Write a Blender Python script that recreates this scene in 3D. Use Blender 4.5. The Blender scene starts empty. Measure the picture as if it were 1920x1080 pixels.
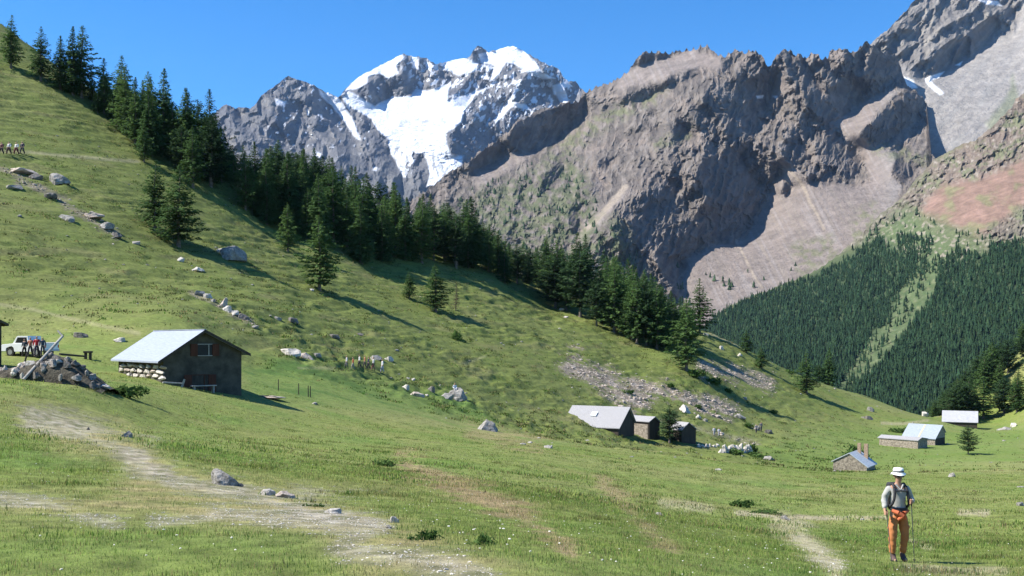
import bpy, bmesh, math, random
import numpy as np
from mathutils import Vector, Matrix

# ---------------------------------------------------------------- camera, light, exposure
F = 1950.0                 # focal length in photo pixels (1920 wide), horizon on row 640
HZ = 640.0
scene = bpy.context.scene
cam_data = bpy.data.cameras.new('camera')
cam_data.sensor_width = 36.0
cam_data.lens = 36.0 * F / 1920.0
cam_data.shift_y = (HZ - 540.0) / 1920.0
cam_data.clip_start = 0.1
cam_data.clip_end = 60000.0
cam = bpy.data.objects.new('camera', cam_data)
cam.rotation_euler = (math.radians(90), 0, 0)
scene.collection.objects.link(cam)
scene.camera = cam

SUN_EL, SUN_AZ = 47.0, -96.0          # azimuth from +Y (view axis), clockwise; negative = left
world = bpy.data.worlds.new('World'); scene.world = world; world.use_nodes = True
wn = world.node_tree.nodes; wl = world.node_tree.links
for n in list(wn): wn.remove(n)
sky = wn.new('ShaderNodeTexSky'); sky.sky_type = 'NISHITA'; sky.sun_disc = False
sky.sun_elevation = math.radians(SUN_EL); sky.sun_rotation = math.radians(SUN_AZ)
sky.altitude = 2500; sky.air_density = 1.0; sky.dust_density = 0.0; sky.ozone_density = 4.5
bgn = wn.new('ShaderNodeBackground'); bgn.inputs['Strength'].default_value = 0.085
wo = wn.new('ShaderNodeOutputWorld')
hs = wn.new('ShaderNodeHueSaturation'); hs.inputs['Saturation'].default_value = 1.3; hs.inputs['Value'].default_value = 1.35
wl.new(sky.outputs[0], hs.inputs['Color']); wl.new(hs.outputs[0], bgn.inputs[0]); wl.new(bgn.outputs[0], wo.inputs[0])
sd = bpy.data.lights.new('sun', 'SUN'); sd.energy = 5.0; sd.angle = math.radians(0.5); sd.color = (1.0, 0.955, 0.87)
so = bpy.data.objects.new('sun', sd); scene.collection.objects.link(so)
a, e = math.radians(SUN_AZ), math.radians(SUN_EL)
sdir = Vector((math.sin(a) * math.cos(e), math.cos(a) * math.cos(e), math.sin(e)))
so.rotation_euler = sdir.to_track_quat('Z', 'Y').to_euler()
scene.view_settings.view_transform = 'Standard'; scene.view_settings.look = 'None'
scene.view_settings.exposure = 1.0; scene.view_settings.gamma = 1.0
scene.view_settings.use_curve_mapping = False
scene.cycles.volume_bounces = 0
scene.cycles.max_bounces = 5
scene.cycles.diffuse_bounces = 2

# ---------------------------------------------------------------- numeric helpers
def _grad(ix, iy, iz, fx, fy, fz, seed):
    h = (ix * 374761393 + iy * 668265263 + iz * 1274126177 + seed * 974634777) & 0xffffffff
    h = ((h ^ (h >> 13)) * 1274126177) & 0xffffffff
    h = (h ^ (h >> 16)) & 15
    u = np.where(h < 8, fx, fy)
    v = np.where(h < 4, fy, np.where((h == 12) | (h == 14), fx, fz))
    return np.where(h & 1, -u, u) + np.where(h & 2, -v, v)

def perlin(x, y, z=0.0, seed=0):
    x, y, z = np.broadcast_arrays(np.asarray(x, float), np.asarray(y, float), np.asarray(z, float))
    x0 = np.floor(x); y0 = np.floor(y); z0 = np.floor(z)
    fx, fy, fz = x - x0, y - y0, z - z0
    ix, iy, iz = x0.astype(np.int64), y0.astype(np.int64), z0.astype(np.int64)
    u = fx * fx * fx * (fx * (fx * 6 - 15) + 10); v = fy * fy * fy * (fy * (fy * 6 - 15) + 10); w = fz * fz * fz * (fz * (fz * 6 - 15) + 10)
    r = 0
    for dz in (0, 1):
        wz = w if dz else 1 - w
        for dy in (0, 1):
            wy = v if dy else 1 - v
            for dx in (0, 1):
                wx = u if dx else 1 - u
                r = r + wx * wy * wz * _grad(ix + dx, iy + dy, iz + dz, fx - dx, fy - dy, fz - dz, seed)
    return r

def fbm(x, y, z=0.0, octv=4, seed=0, gain=.5):
    r = 0; a = 1; s = 0
    for o in range(octv):
        k = 2.03 ** o
        r = r + a * perlin(x * k, y * k, z * k + o * 7.3, seed + o); s += a; a *= gain
    return r / s

def ridged(x, y, z=0.0, octv=4, seed=0, gain=.5):
    r = 0; a = 1; s = 0; w = 1
    for o in range(octv):
        k = 2.07 ** o
        n = (1 - np.abs(perlin(x * k, y * k, z * k + o * 3.1, seed + o)) * 1.9)
        n = np.clip(n, 0, 1) ** 2 * w
        r = r + a * n; s += a; a *= gain; w = np.clip(n * 1.6, 0, 1)
    return r / s

def sstep(a, b, x):
    t = np.clip((x - a) / (b - a), 0, 1); return t * t * (3 - 2 * t)

def in_poly(px, py, poly, feather=0):
    """soft inside mask 0..1 of a polygon (numpy arrays)"""
    px = np.asarray(px, float); py = np.asarray(py, float)
    ins = np.zeros(px.shape, bool); dist = np.full(px.shape, 1e9)
    n = len(poly)
    for i in range(n):
        x0, y0 = poly[i]; x1, y1 = poly[(i + 1) % n]
        if y0 != y1:
            c = ((y0 > py) != (y1 > py)) & (px < (x1 - x0) * (py - y0) / (y1 - y0) + x0)
            ins ^= c
        if feather:
            dx, dy = x1 - x0, y1 - y0
            t = np.clip(((px - x0) * dx + (py - y0) * dy) / (dx * dx + dy * dy + 1e-9), 0, 1)
            dist = np.minimum(dist, np.hypot(px - x0 - t * dx, py - y0 - t * dy))
    if not feather: return ins.astype(float)
    return np.clip(.5 + np.where(ins, dist, -dist) / (2 * feather), 0, 1)

def d_line(px, py, line):
    dist = np.full(np.shape(px), 1e9)
    for (x0, y0), (x1, y1) in zip(line[:-1], line[1:]):
        dx, dy = x1 - x0, y1 - y0
        t = np.clip(((px - x0) * dx + (py - y0) * dy) / (dx * dx + dy * dy + 1e-9), 0, 1)
        dist = np.minimum(dist, np.hypot(px - x0 - t * dx, py - y0 - t * dy))
    return dist

def tps_fit(P, V, lam=1e-4):
    P = np.array(P, float); V = np.array(V, float); n = len(P)
    r2 = ((P[:, None, :] - P[None, :, :]) ** 2).sum(-1)
    K = .5 * r2 * np.log(r2 + 1e-12) + np.eye(n) * lam
    A = np.zeros((n + 3, n + 3)); A[:n, :n] = K; A[:n, n] = 1; A[:n, n + 1:] = P; A[n, :n] = 1; A[n + 1:, :n] = P.T
    return P, np.linalg.solve(A, np.concatenate([V, np.zeros(3)]))

def tps_eval(fit, x, y):
    P, w = fit; sh = np.shape(x); x = np.ravel(x); y = np.ravel(y); out = np.empty(len(x))
    for s in range(0, len(x), 40000):
        xx, yy = x[s:s + 40000], y[s:s + 40000]
        r2 = (xx[:, None] - P[None, :, 0]) ** 2 + (yy[:, None] - P[None, :, 1]) ** 2
        out[s:s + 40000] = (.5 * r2 * np.log(r2 + 1e-12)) @ w[:len(P)] + w[-3] + w[-2] * xx + w[-1] * yy
    return out.reshape(sh)

COL = scene.collection
def tag(o, label=None, cat=None, group=None, kind=None):
    if label: o['label'] = label
    if cat: o['category'] = cat
    if group: o['group'] = group
    if kind: o['kind'] = kind
    return o

def link(name, me, mat=None, parent=None):
    o = bpy.data.objects.new(name, me); COL.objects.link(o)
    if mat is not None and not me.materials: me.materials.append(mat)
    if parent is not None: o.parent = parent
    return o

def np_mesh(name, V, Fc, cols=None, smooth=False, attrs=None):
    """V (n,3); Fc list of int arrays (m,k) with k 3 or 4"""
    me = bpy.data.meshes.new(name)
    V = np.asarray(V, np.float32); n = len(V)
    if isinstance(Fc, np.ndarray): Fc = [Fc]
    Fc = [f for f in Fc if len(f)]
    loops = np.concatenate([f.ravel() for f in Fc]).astype(np.int32)
    tot = np.concatenate([np.full(len(f), f.shape[1]) for f in Fc]).astype(np.int32)
    start = np.concatenate([[0], np.cumsum(tot)[:-1]]).astype(np.int32)
    me.vertices.add(n); me.vertices.foreach_set('co', V.ravel())
    me.loops.add(len(loops)); me.loops.foreach_set('vertex_index', loops)
    me.polygons.add(len(tot)); me.polygons.foreach_set('loop_start', start); me.polygons.foreach_set('loop_total', tot)
    me.polygons.foreach_set('use_smooth', np.full(len(tot), smooth, bool))
    if cols is not None:
        ca = me.color_attributes.new('Col', 'FLOAT_COLOR', 'POINT')
        c4 = np.ones((n, 4), np.float32); c4[:, :3] = np.clip(cols, 0, 1)
        ca.data.foreach_set('color', c4.ravel())
    me.update(calc_edges=True); me.validate()
    return me

def grid_faces(nr, nc, wrap=False):
    i = np.arange(nr - 1)[:, None]; j = np.arange(nc if wrap else nc - 1)[None, :]
    a = i * nc + j; b = i * nc + (j + 1) % nc
    return np.stack([a, b, b + nc, a + nc], -1).reshape(-1, 4)

def W(px, py, d):
    return ((px - 960) / F * d, d, (HZ - py) / F * d)

# ---------------------------------------------------------------- materials
def new_mat(name):
    m = bpy.data.materials.new(name); m.use_nodes = True
    nt = m.node_tree; b = nt.nodes['Principled BSDF']
    return m, nt, b

def N(nt, typ, **kw):
    n = nt.nodes.new(typ)
    for k, v in kw.items():
        if k in n.inputs: n.inputs[k].default_value = v
        else: setattr(n, k, v)
    return n

def mat_plain(name, col, rough=.8, var=.25, scale=6.0, bump=.3, bscale=None, metal=0.0, spec=.3, col2=None, detail=5, bdist=.05, stretch=None):
    """base colour broken up by two noises, with bump"""
    m, nt, b = new_mat(name); L = nt.links
    tc = N(nt, 'ShaderNodeTexCoord')
    src = tc.outputs['Object']
    if stretch:
        mp = N(nt, 'ShaderNodeMapping'); mp.inputs['Scale'].default_value = stretch; L.new(src, mp.inputs['Vector']); src = mp.outputs[0]
    n1 = N(nt, 'ShaderNodeTexNoise', Scale=scale, Detail=detail, Roughness=.6); L.new(src, n1.inputs['Vector'])
    r = N(nt, 'ShaderNodeValToRGB')
    c2 = col2 or tuple(c * (1 + var) for c in col)
    r.color_ramp.elements[0].position = .35; r.color_ramp.elements[1].position = .65
    r.color_ramp.elements[0].color = (*[c * (1 - var) for c in col], 1); r.color_ramp.elements[1].color = (*[min(1, c) for c in c2], 1)
    L.new(n1.outputs[0], r.inputs[0]); L.new(r.outputs[0], b.inputs['Base Color'])
    b.inputs['Roughness'].default_value = rough; b.inputs['Metallic'].default_value = metal
    b.inputs['Specular IOR Level'].default_value = spec
    if bump:
        n2 = N(nt, 'ShaderNodeTexNoise', Scale=bscale or scale * 2.5, Detail=6, Roughness=.65); L.new(src, n2.inputs['Vector'])
        bp = N(nt, 'ShaderNodeBump', Strength=bump, Distance=bdist); L.new(n2.outputs[0], bp.inputs['Height']); L.new(bp.outputs[0], b.inputs['Normal'])
    return m

def mat_vcol(name, scale1, scale2, var=.35, bump=.6, bdist=1.0, rough=.92, spec=.15, bstretch=None, fine=None):
    """vertex colour (the thing's own colours) modulated by noise, bump at two scales"""
    m, nt, b = new_mat(name); L = nt.links
    at = N(nt, 'ShaderNodeAttribute', attribute_name='Col')
    tc = N(nt, 'ShaderNodeTexCoord'); src = tc.outputs['Object']
    if bstretch:
        mp = N(nt, 'ShaderNodeMapping'); mp.inputs['Scale'].default_value = bstretch; L.new(src, mp.inputs['Vector']); src = mp.outputs[0]
    n1 = N(nt, 'ShaderNodeTexNoise', Scale=scale1, Detail=7, Roughness=.68); L.new(src, n1.inputs['Vector'])
    mr = N(nt, 'ShaderNodeMapRange'); mr.inputs['From Min'].default_value = .3; mr.inputs['From Max'].default_value = .7
    mr.inputs['To Min'].default_value = 1 - var; mr.inputs['To Max'].default_value = 1 + var; mr.clamp = True
    L.new(n1.outputs[0], mr.inputs['Value'])
    mx = N(nt, 'ShaderNodeVectorMath', operation='SCALE'); L.new(at.outputs['Color'], mx.inputs[0]); L.new(mr.outputs[0], mx.inputs['Scale'])
    L.new(mx.outputs[0], b.inputs['Base Color'])
    n2 = N(nt, 'ShaderNodeTexNoise', Scale=scale2, Detail=8, Roughness=.7); L.new(src, n2.inputs['Vector'])
    bp = N(nt, 'ShaderNodeBump', Strength=bump, Distance=bdist); L.new(n2.outputs[0], bp.inputs['Height']); L.new(bp.outputs[0], b.inputs['Normal'])
    b.inputs['Roughness'].default_value = rough; b.inputs['Specular IOR Level'].default_value = spec
    return m

# ---------------------------------------------------------------- near terrain
CP = [  # photo column, photo row, distance (m): where the hillside and meadow lie
 (960,1080,7.3),(0,1080,7.6),(1500,1080,11),(1920,1080,16),(500,1080,7.4),(-600,1080,7.5),(2500,1080,16),
 (300,980,12),(740,985,13),(420,905,22),(520,930,20),(235,822,32),(100,800,35),(0,740,40),(60,712,50),(160,722,50),(0,900,19),
 (-300,700,45),(-300,620,90),(300,790,48),
 (600,850,42),(600,790,72),(960,850,60),(960,1000,14),(960,920,30),(912,805,105),(800,780,105),(1100,960,24),
 (1300,1000,24),(1300,920,48),(1300,860,100),(1190,828,160),(1100,806,152),(1685,1052,20),(1560,960,42),(1850,960,42),(1900,1050,22),
 (1600,888,112),(1850,885,100),(1700,842,208),(1800,802,290),(1910,832,215),(1750,777,350),(1900,795,325),(2200,960,42),(2300,830,215),
 (452,745,76),(230,696,85),(300,709,78),(340,720,77),(100,665,90),(0,664,90),(380,690,92),
 (560,722,100),(540,668,120),(470,690,108),(350,605,112),(0,604,112),(0,505,132),(0,400,156),(0,300,186),(0,200,216),(0,110,243),(0,42,270),
 (-500,300,150),(-500,0,210),(-900,100,150),
 (200,505,146),(200,400,175),(200,300,210),(200,222,238),(200,185,258),(330,540,146),(330,462,176),(440,490,180),(440,570,143),(400,380,218),(400,325,245),
 (600,545,188),(560,625,140),(700,500,238),(700,600,178),(600,470,225),(685,697,134),(850,735,145),(830,585,215),(900,520,270),(950,625,215),(1000,700,185),(1000,770,158),
 (540,440,234),(540,372,272),(745,450,285),(900,490,300),(1045,540,310),(1200,600,315),
 (1100,610,258),(1040,580,280),(1290,695,235),(1200,665,245),(1200,745,200),(1330,625,320),(1420,668,325),(1500,705,330),(1620,742,340),
 (1400,765,232),(1600,778,275),(1500,822,205),(1400,838,180),(1300,836,165),
 (1745,788,350),(1830,718,385),(1920,646,405),(2100,600,410),(1905,705,380),(1850,770,358),
]
PB = []   # behind the crests: drop out of sight
for (x_, y_, d_) in [(0,42,270),(200,185,258),(400,325,245),(540,372,262),(745,450,285),(900,490,300),(1045,540,310),(1200,600,315),(1330,625,320),(1420,668,325),(1500,705,330),(1620,742,340),(1750,777,350)]:
    X, Y, Z = W(x_, y_, d_)
    for dd, dz in ((45, -9), (130, -55)):
        k = (d_ + dd) / d_
        PB.append((X * k, Y * k, Z * k * (.0 if False else 1) * 1.0 + dz - max(0, Z) * (k - 1)))
for (x_, y_, d_) in [(1830,718,385),(1920,646,405),(2100,600,410)]:
    X, Y, Z = W(x_, y_, d_); PB.append((X * 1.2, Y * 1.2, Z - 60))
pts = [W(*c) for c in CP] + PB + [(0, 0, -1.65), (-3, 1.0, -1.65), (3, 1.0, -1.65)]
def _warp(x, y):
    yy = y + 30.0
    return x / yy * 3.0, np.log(yy) * 1.3
_P = [_warp(p[0], p[1]) for p in pts]; _V = [p[2] / (p[1] + 30.0) for p in pts]
GFIT = tps_fit(_P, _V, 1e-3)

def ground_base(x, y):
    x = np.asarray(x, float); y = np.asarray(y, float)
    yc = np.clip(y, 0, 560); xc = np.clip(x / (y.clip(0) + 30), -1.1, 1.1) * (yc + 30)
    u, v = _warp(xc, yc)
    z = tps_eval(GFIT, u, v) * (yc + 30)
    r = np.hypot(x, y)
    t = sstep(455, 650, r)
    return z * (1 - t) + t * (-125.0)

def ground_z(x, y):
    x = np.asarray(x, float); y = np.asarray(y, float)
    z = ground_base(x, y); r = np.hypot(x, y)
    px = 960 + F * x / np.maximum(y, 1); 
    steep = sstep(95, 130, y) * sstep(1750, 1300, px)         # terracettes on the hillside
    meadow = sstep(14, 40, r)
    z = z + .55 * meadow * sstep(60, 110, r) * fbm(x / 14, y / 14, 0, 3, 5)
    z = z + meadow * .13 * fbm(x / 3.2, y / 3.2, 0, 3, 9)
    z = z + .035 * fbm(x / .8, y / .8, 0, 3, 19) * sstep(80, 20, r)
    tz = z * .75 + .5 * fbm(x / 9, y / 9, 0, 2, 77)
    tn = fbm(x / 6.5, y / 8.5, tz * 1.5, 3, 31, .6)
    msk = .35 + .65 * sstep(-.25, .25, fbm(x / 30, y / 30, 0, 2, 44))
    z = z + steep * (1.05 * msk * (tn - .35 * np.abs(fbm(x / 2.2, y / 3.4, tz * 2, 2, 35))))
    return z

def ray_ground(px, py, dmin=4, dmax=520):
    d = np.exp(np.linspace(math.log(dmin), math.log(dmax), 900))
    zz = ground_z((px - 960) / F * d, d); zr = (HZ - py) / F * d
    k = np.nonzero(zz >= zr)[0]
    if len(k) == 0: return None
    k = k[0]
    if k == 0: return d[0]
    a0, a1 = zz[k - 1] - zr[k - 1], zz[k] - zr[k]
    return float(d[k - 1] + (d[k] - d[k - 1]) * (-a0) / (a1 - a0 + 1e-9))

def on_ground(px, py=None, d=None, sink=0.0):
    if d is None:
        d = ray_ground(px, py)
        if d is None: d = 330.0
    x = (px - 960) / F * d
    return Vector((x, d, float(ground_z(np.array([x]), np.array([d]))[0]) - sink))

fine = np.radians(np.arange(-31, 31.01, .085)); 
az = np.concatenate([np.radians(np.array([-180, -150, -120, -95, -75, -62, -54, -48, -43, -39, -36, -34, -32.5, -31.6])), fine, np.radians(np.array([31.6, 32.5, 34, 36, 39, 43, 48, 54, 62, 75, 95, 120, 150]))])
rr = np.concatenate([[.3, .8, 1.4, 2.0, 2.6], np.exp(np.linspace(math.log(3), math.log(95), 380)), np.arange(95.4, 350, .48), np.arange(351, 470, 1.6), np.exp(np.linspace(math.log(475), math.log(9800), 30))])
R_, A_ = np.meshgrid(rr, az, indexing='ij')
GX = np.sin(A_) * R_; GY = np.cos(A_) * R_
GZ = ground_z(GX, GY)
gpx = 960 + F * GX / np.maximum(GY, .5); gpy = HZ - F * GZ / np.maximum(GY, .5)

def mix(c, k, col):
    k = np.asarray(k)[..., None]; return c * (1 - k) + np.array(col) * k

big = fbm(GX / 45, GY / 45, 0, 4, 3); med = fbm(GX / 7, GY / 7, 0, 4, 8); sml = fbm(GX / 1.3, GY / 1.3, 0, 4, 12)
fin = fbm(GX / .35, GY / .35, 0, 3, 15)
gc = np.zeros(GX.shape + (3,)) + np.array((.152, .186, .046))
gc = mix(gc, sstep(-.2, .35, big), (.195, .208, .072))
gc = mix(gc, .7 * sstep(.0, .4, med), (.112, .176, .036))
gc = mix(gc, .5 * sstep(.05, .4, -med + .3 * sml), (.195, .185, .070))
hill = sstep(95, 135, GY) * sstep(1800, 1300, gpx)
gc = mix(gc, .7 * hill, (.112, .136, .034))
gc = mix(gc, hill * .6 * sstep(.06, .28, fbm(GX / 5.5, GY / 8, GZ * 1.3, 4, 61, .6)), (.055, .075, .020))
gc = mix(gc, hill * .35 * sstep(.1, .4, fbm(GX / 12, GY / 12, GZ * .5, 3, 66)), (.19, .165, .08))
# lush banks on the terrace behind the left hut
bank = in_poly(gpx, gpy + 12 * med, [(455, 690), (560, 672), (700, 712), (880, 745), (930, 790), (640, 762), (470, 745)], 12)
gc = mix(gc, .6 * bank, (.100, .165, .035))
gc = mix(gc, .6 * bank * sstep(.0, .25, med), (.050, .105, .022))
right = in_poly(gpx, gpy + 10 * med, [(1400, 840), (1560, 800), (1760, 800), (1920, 800), (1920, 860), (1680, 880), (1480, 880)], 15)
gc = mix(gc, .5 * right, (.095, .160, .032))
# dry and worn ground
def strip(line, w, jit=1.0, amp=.6):
    dd = d_line(gpx, gpy, line) / w
    return sstep(1.15, .2, dd + jit * (1.8 * med + 1.9 * sml + 1.0 * fin) ) * amp
dry = (.26, .215, .105); dirt = (.27, .235, .165); pale = (.36, .33, .27)
near = sstep(70, 45, GY)
gravel_hint = in_poly(gpx, gpy + 22 * sml + 16 * med, [(40, 790), (230, 800), (330, 880), (560, 925), (760, 985), (1010, 1090), (700, 1100), (560, 1010), (330, 985), (0, 965), (0, 925), (200, 925), (250, 880), (110, 850)], 26)
gc = mix(gc, near * gravel_hint * (.35 + .5 * sstep(-.2, .3, sml)), dry)
for ln, w, am in [([(60, 795), (150, 812), (260, 850)], 26, .8), ([(240, 850), (330, 905), (450, 925), (600, 965), (720, 990)], 19, .75),
                  ([(0, 940), (70, 950), (150, 965), (220, 985)], 16, .6), ([(290, 985), (420, 965), (560, 985), (660, 1000)], 18, .55),
                  ([(560, 955), (690, 995), (640, 1030), (860, 1060), (900, 1080)], 32, .7), ([(280, 835), (240, 870), (310, 890)], 22, .6)]:
    s = strip(ln, w, .9, am); gc = mix(gc, near * s, dirt); gc = mix(gc, near * s * sstep(.0, .3, fin + .6 * sml) * .75, pale); gc = mix(gc, near * s * sstep(.02, .25, -fin - .7 * sml) * .8, (.15, .165, .06))
for ln, w, am in [([(760, 868), (850, 905), (960, 960), (1040, 1005), (1075, 1040)], 24, .8), ([(1130, 905), (1230, 1010), (1260, 1030)], 16, .55), ([(880, 815), (1010, 830)], 16, .45)]:
    s = strip(ln, w, .9, am); gc = mix(gc, s, (.30, .215, .125))
for ln, w, am in [([(1460, 985), (1500, 1005), (1560, 1060), (1570, 1090)], 30, .8), ([(1380, 962), (1480, 970), (1600, 972), (1660, 970)], 5, .9),
                  ([(1700, 1010), (1740, 1030)], 6, .9), ([(1700, 1068), (1800, 1075), (1880, 1072)], 12, .6), ([(1800, 960), (1850, 962)], 7, .8), ([(1240, 945), (1330, 955)], 10, .6)]:
    s = strip(ln, w, .5, am); gc = mix(gc, s, (.36, .315, .20))
far = sstep(80, 100, GY)
for ln, w, am in [([(0, 284), (60, 286), (120, 292), (260, 303)], 4, .75), ([(0, 572), (60, 580), (150, 602), (260, 625)], 5, .5), ([(560, 690), (640, 690)], 4, .4),
                  ([(1740, 788), (1690, 795), (1655, 793)], 4, .8), ([(1330, 625), (1440, 668), (1600, 728), (1735, 772), (1760, 778)], 4.0, .8), ([(870, 682), (910, 668)], 3, .5)]:
    s = strip(ln, w, .25, am); gc = mix(gc, far * s, (.27, .25, .14))
scree_m = np.zeros(GX.shape)
for ln, w, am in [([(1075, 685), (1130, 712), (1200, 752)], 24, 1.0), ([(1190, 722), (1280, 745), (1370, 770)], 17, 1.0), ([(1320, 690), (1400, 705), (1440, 720)], 17, .9),
                  ([(0, 318), (60, 345), (110, 375), (215, 440)], 10, .7), ([(360, 550), (470, 605)], 6, .6), ([(1240, 790), (1420, 830)], 7, .35)]:
    scree_m = np.maximum(scree_m, strip(ln, w, .9, am))
gc = mix(gc, far * scree_m, (.20, .165, .125))
gc = mix(gc, far * scree_m * sstep(.0, .25, sml), (.33, .29, .25))
nearfin = sstep(70, 25, GY)
gc *= (1 + (.55 * fin + .4 * sml) * (.4 + .6 * nearfin))[..., None]
valley = sstep(430, 600, R_)
gc = mix(gc, valley, (.04, .07, .025))
gme = np_mesh('ground', np.stack([GX, GY, GZ], -1).reshape(-1, 3), grid_faces(len(rr), len(az), True)[:, ::-1].copy(), gc.reshape(-1, 3), True)
M_ground = mat_vcol('grassy_ground', 2.2, 5.0, .35, .75, .10)
ground = tag(link('ground', gme, M_ground), kind='structure')
# ---------------------------------------------------------------- mountains
def interp(line, x):
    return np.interp(x, [p[0] for p in line], [p[1] for p in line])

def integrate(gx, gz, L, wz=.3):
    """screened Poisson: surface whose slopes are closest to gx, gz (unit grid), waves longer than L suppressed"""
    nz, nx = gx.shape
    def ext(a, sx, sz):
        a = np.concatenate([a, sx * a[:, ::-1]], 1); return np.concatenate([a, sz * a[::-1]], 0)
    GXf = np.fft.fft2(ext(gx, -1, 1)); GZf = np.fft.fft2(ext(gz, 1, -1))
    kx = 2 * np.pi * np.fft.fftfreq(2 * nx)[None, :]; kz = 2 * np.pi * np.fft.fftfreq(2 * nz)[:, None]
    den = -(kx ** 2 + wz * kz ** 2) - 1.0 / L ** 2
    E = np.fft.ifft2((1j * kx * GXf + wz * 1j * kz * GZf) / den).real
    return E[:nz, :nx]

class Relief:
    """a mountain side as a real surface: every vertex has its own distance"""
    def __init__(s, top, bot, step, dpts, jag=3.0, seed=0, x0=None, x1=None, jagf=14.0):
        x0 = x0 if x0 is not None else top[0][0]; x1 = x1 if x1 is not None else top[-1][0]
        s.step = step; nx = int((x1 - x0) / step) + 1
        xs = np.linspace(x0, x1, nx); yt = interp(top, xs); yb = interp(bot, xs)
        yt = yt - jag * (ridged(xs / jagf, xs * 0 + seed, 0, 3, seed) - .45) * 2
        h = (yb - yt).max(); nz = int(h / step) + 1
        v = np.linspace(0, 1, nz)[:, None]
        s.px = np.broadcast_to(xs[None, :], (nz, nx)).copy(); s.py = yb[None] + (yt - yb)[None] * v
        s.h = (yb - yt)[None]
        P = [(p[0] / 300., p[1] / 300.) for p in dpts]
        s.fit = tps_fit(P, [math.log(p[2]) for p in dpts], 1e-3)
        s.D0 = np.exp(tps_eval(s.fit, s.px / 300., s.py / 300.)); s.D = s.D0.copy()
        s.nz, s.nx = nz, nx
    def carve(s, shade_fn, gxs, gzs, gxl, gzl, L, amp=1.0):
        """shade_fn: steep faces turned to the right; slopes dD/dx, dD/dz for steep and for open ground"""
        st = 1.6; x0, x1 = s.px.min(), s.px.max(); y0, y1 = s.py.min() - 8, s.py.max()
        xs = np.arange(x0, x1 + st, st); ys = np.arange(y1, y0 - st, -st)
        X, Y = np.meshgrid(xs, ys)
        D0 = np.exp(tps_eval(s.fit, X / 300., Y / 300.)); m = st * D0 / F
        sh = shade_fn(X, Y)
        hx = (sh * gxs + (1 - sh) * gxl) * m - np.gradient(D0, axis=1); hz = (sh * gzs + (1 - sh) * gzl) * m - np.gradient(D0, axis=0)
        E = integrate(hx, hz, L / st) * amp
        u = np.clip((s.px - x0) / st, 0, len(xs) - 1.001); v = np.clip((y1 - s.py) / st, 0, len(ys) - 1.001)
        i = v.astype(int); j = u.astype(int); fv = v - i; fu = u - j
        s.E = (E[i, j] * (1 - fu) + E[i, j + 1] * fu) * (1 - fv) + (E[i + 1, j] * (1 - fu) + E[i + 1, j + 1] * fu) * fv
        s.D = s.D + s.E
    def pos(s):
        return np.stack([(s.px - 960) / F * s.D, s.D, (HZ - s.py) / F * s.D], -1)
    def mesh(s, name, col, mat, back=(900, 350), smooth=False):
        P = s.pos(); top = P[-1]
        rows = [P]; cs = [col]
        for k in (.25, 1.0):                              # the far side of the ridge
            b = top.copy(); q = (top[:, 1] + back[0] * k) / top[:, 1]
            b[:, 0] *= q; b[:, 1] *= q; b[:, 2] = top[:, 2] - back[1] * k - 12; rows.append(b[None]); cs.append(col[-1:])
        V = np.concatenate(rows, 0); C = np.concatenate(cs, 0)
        me = np_mesh(name, V.reshape(-1, 3), grid_faces(V.shape[0], V.shape[1]), C.reshape(-1, 3), smooth)
        return tag(link(name, me, mat), kind='structure')

M_rock_far = mat_vcol('far_rock_and_snow', .012, .03, .22, .9, 22.0)
M_rock_mid = mat_vcol('mid_rock', .022, .035, .25, .95, 16.0)
M_slope = mat_vcol('valley_slope', .05, .06, .3, .8, 6.0)

def multi(R, polys, f=2.0, jx=0, jy=0):
    return multi_xy(R.px, R.py, polys, f, jx, jy)
def multi_xy(px, py, polys, f=2.0, jx=0, jy=0):
    m = np.zeros(px.shape)
    for p in polys:
        x0, x1 = min(q[0] for q in p) - 30, max(q[0] for q in p) + 30; y0, y1 = min(q[1] for q in p) - 30, max(q[1] for q in p) + 30
        k = (px > x0) & (px < x1) & (py > y0) & (py < y1)
        if not k.any(): continue
        X = px + jx; Y = py + jy
        m[k] = np.maximum(m[k], in_poly(X[k], Y[k], p, f))
    return m
def warped(polys, f, amp, wl, seed, facets=None, fx=22., fy=40., thr=.05, k=.95):
    def fn(px, py):
        wx = px + 14 * fbm(px / 40, py / 40, 0, 3, seed + 8); wy = py + 14 * fbm(px / 40, py / 40, 0, 3, seed + 9)
        fac = k * sstep(thr, thr + .09, fbm(wx / fx, wy / fy, 0, 4, seed + 5, .55)) if facets else 0
        if facets: fac = np.maximum(fac, .75 * sstep(.09, .15, fbm(wx / (fx * .36), wy / (fy * .42), 0, 3, seed + 15, .6))) * facets(px, py)
        return np.maximum(fac, warped0(px, py))
    def warped0(px, py):
        return multi_xy(px, py, polys, f, amp * fbm(px / wl, py / wl, 0, 4, seed, .6), amp * fbm(px / wl, py / wl, 0, 4, seed + 1, .6))
    return fn

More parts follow.
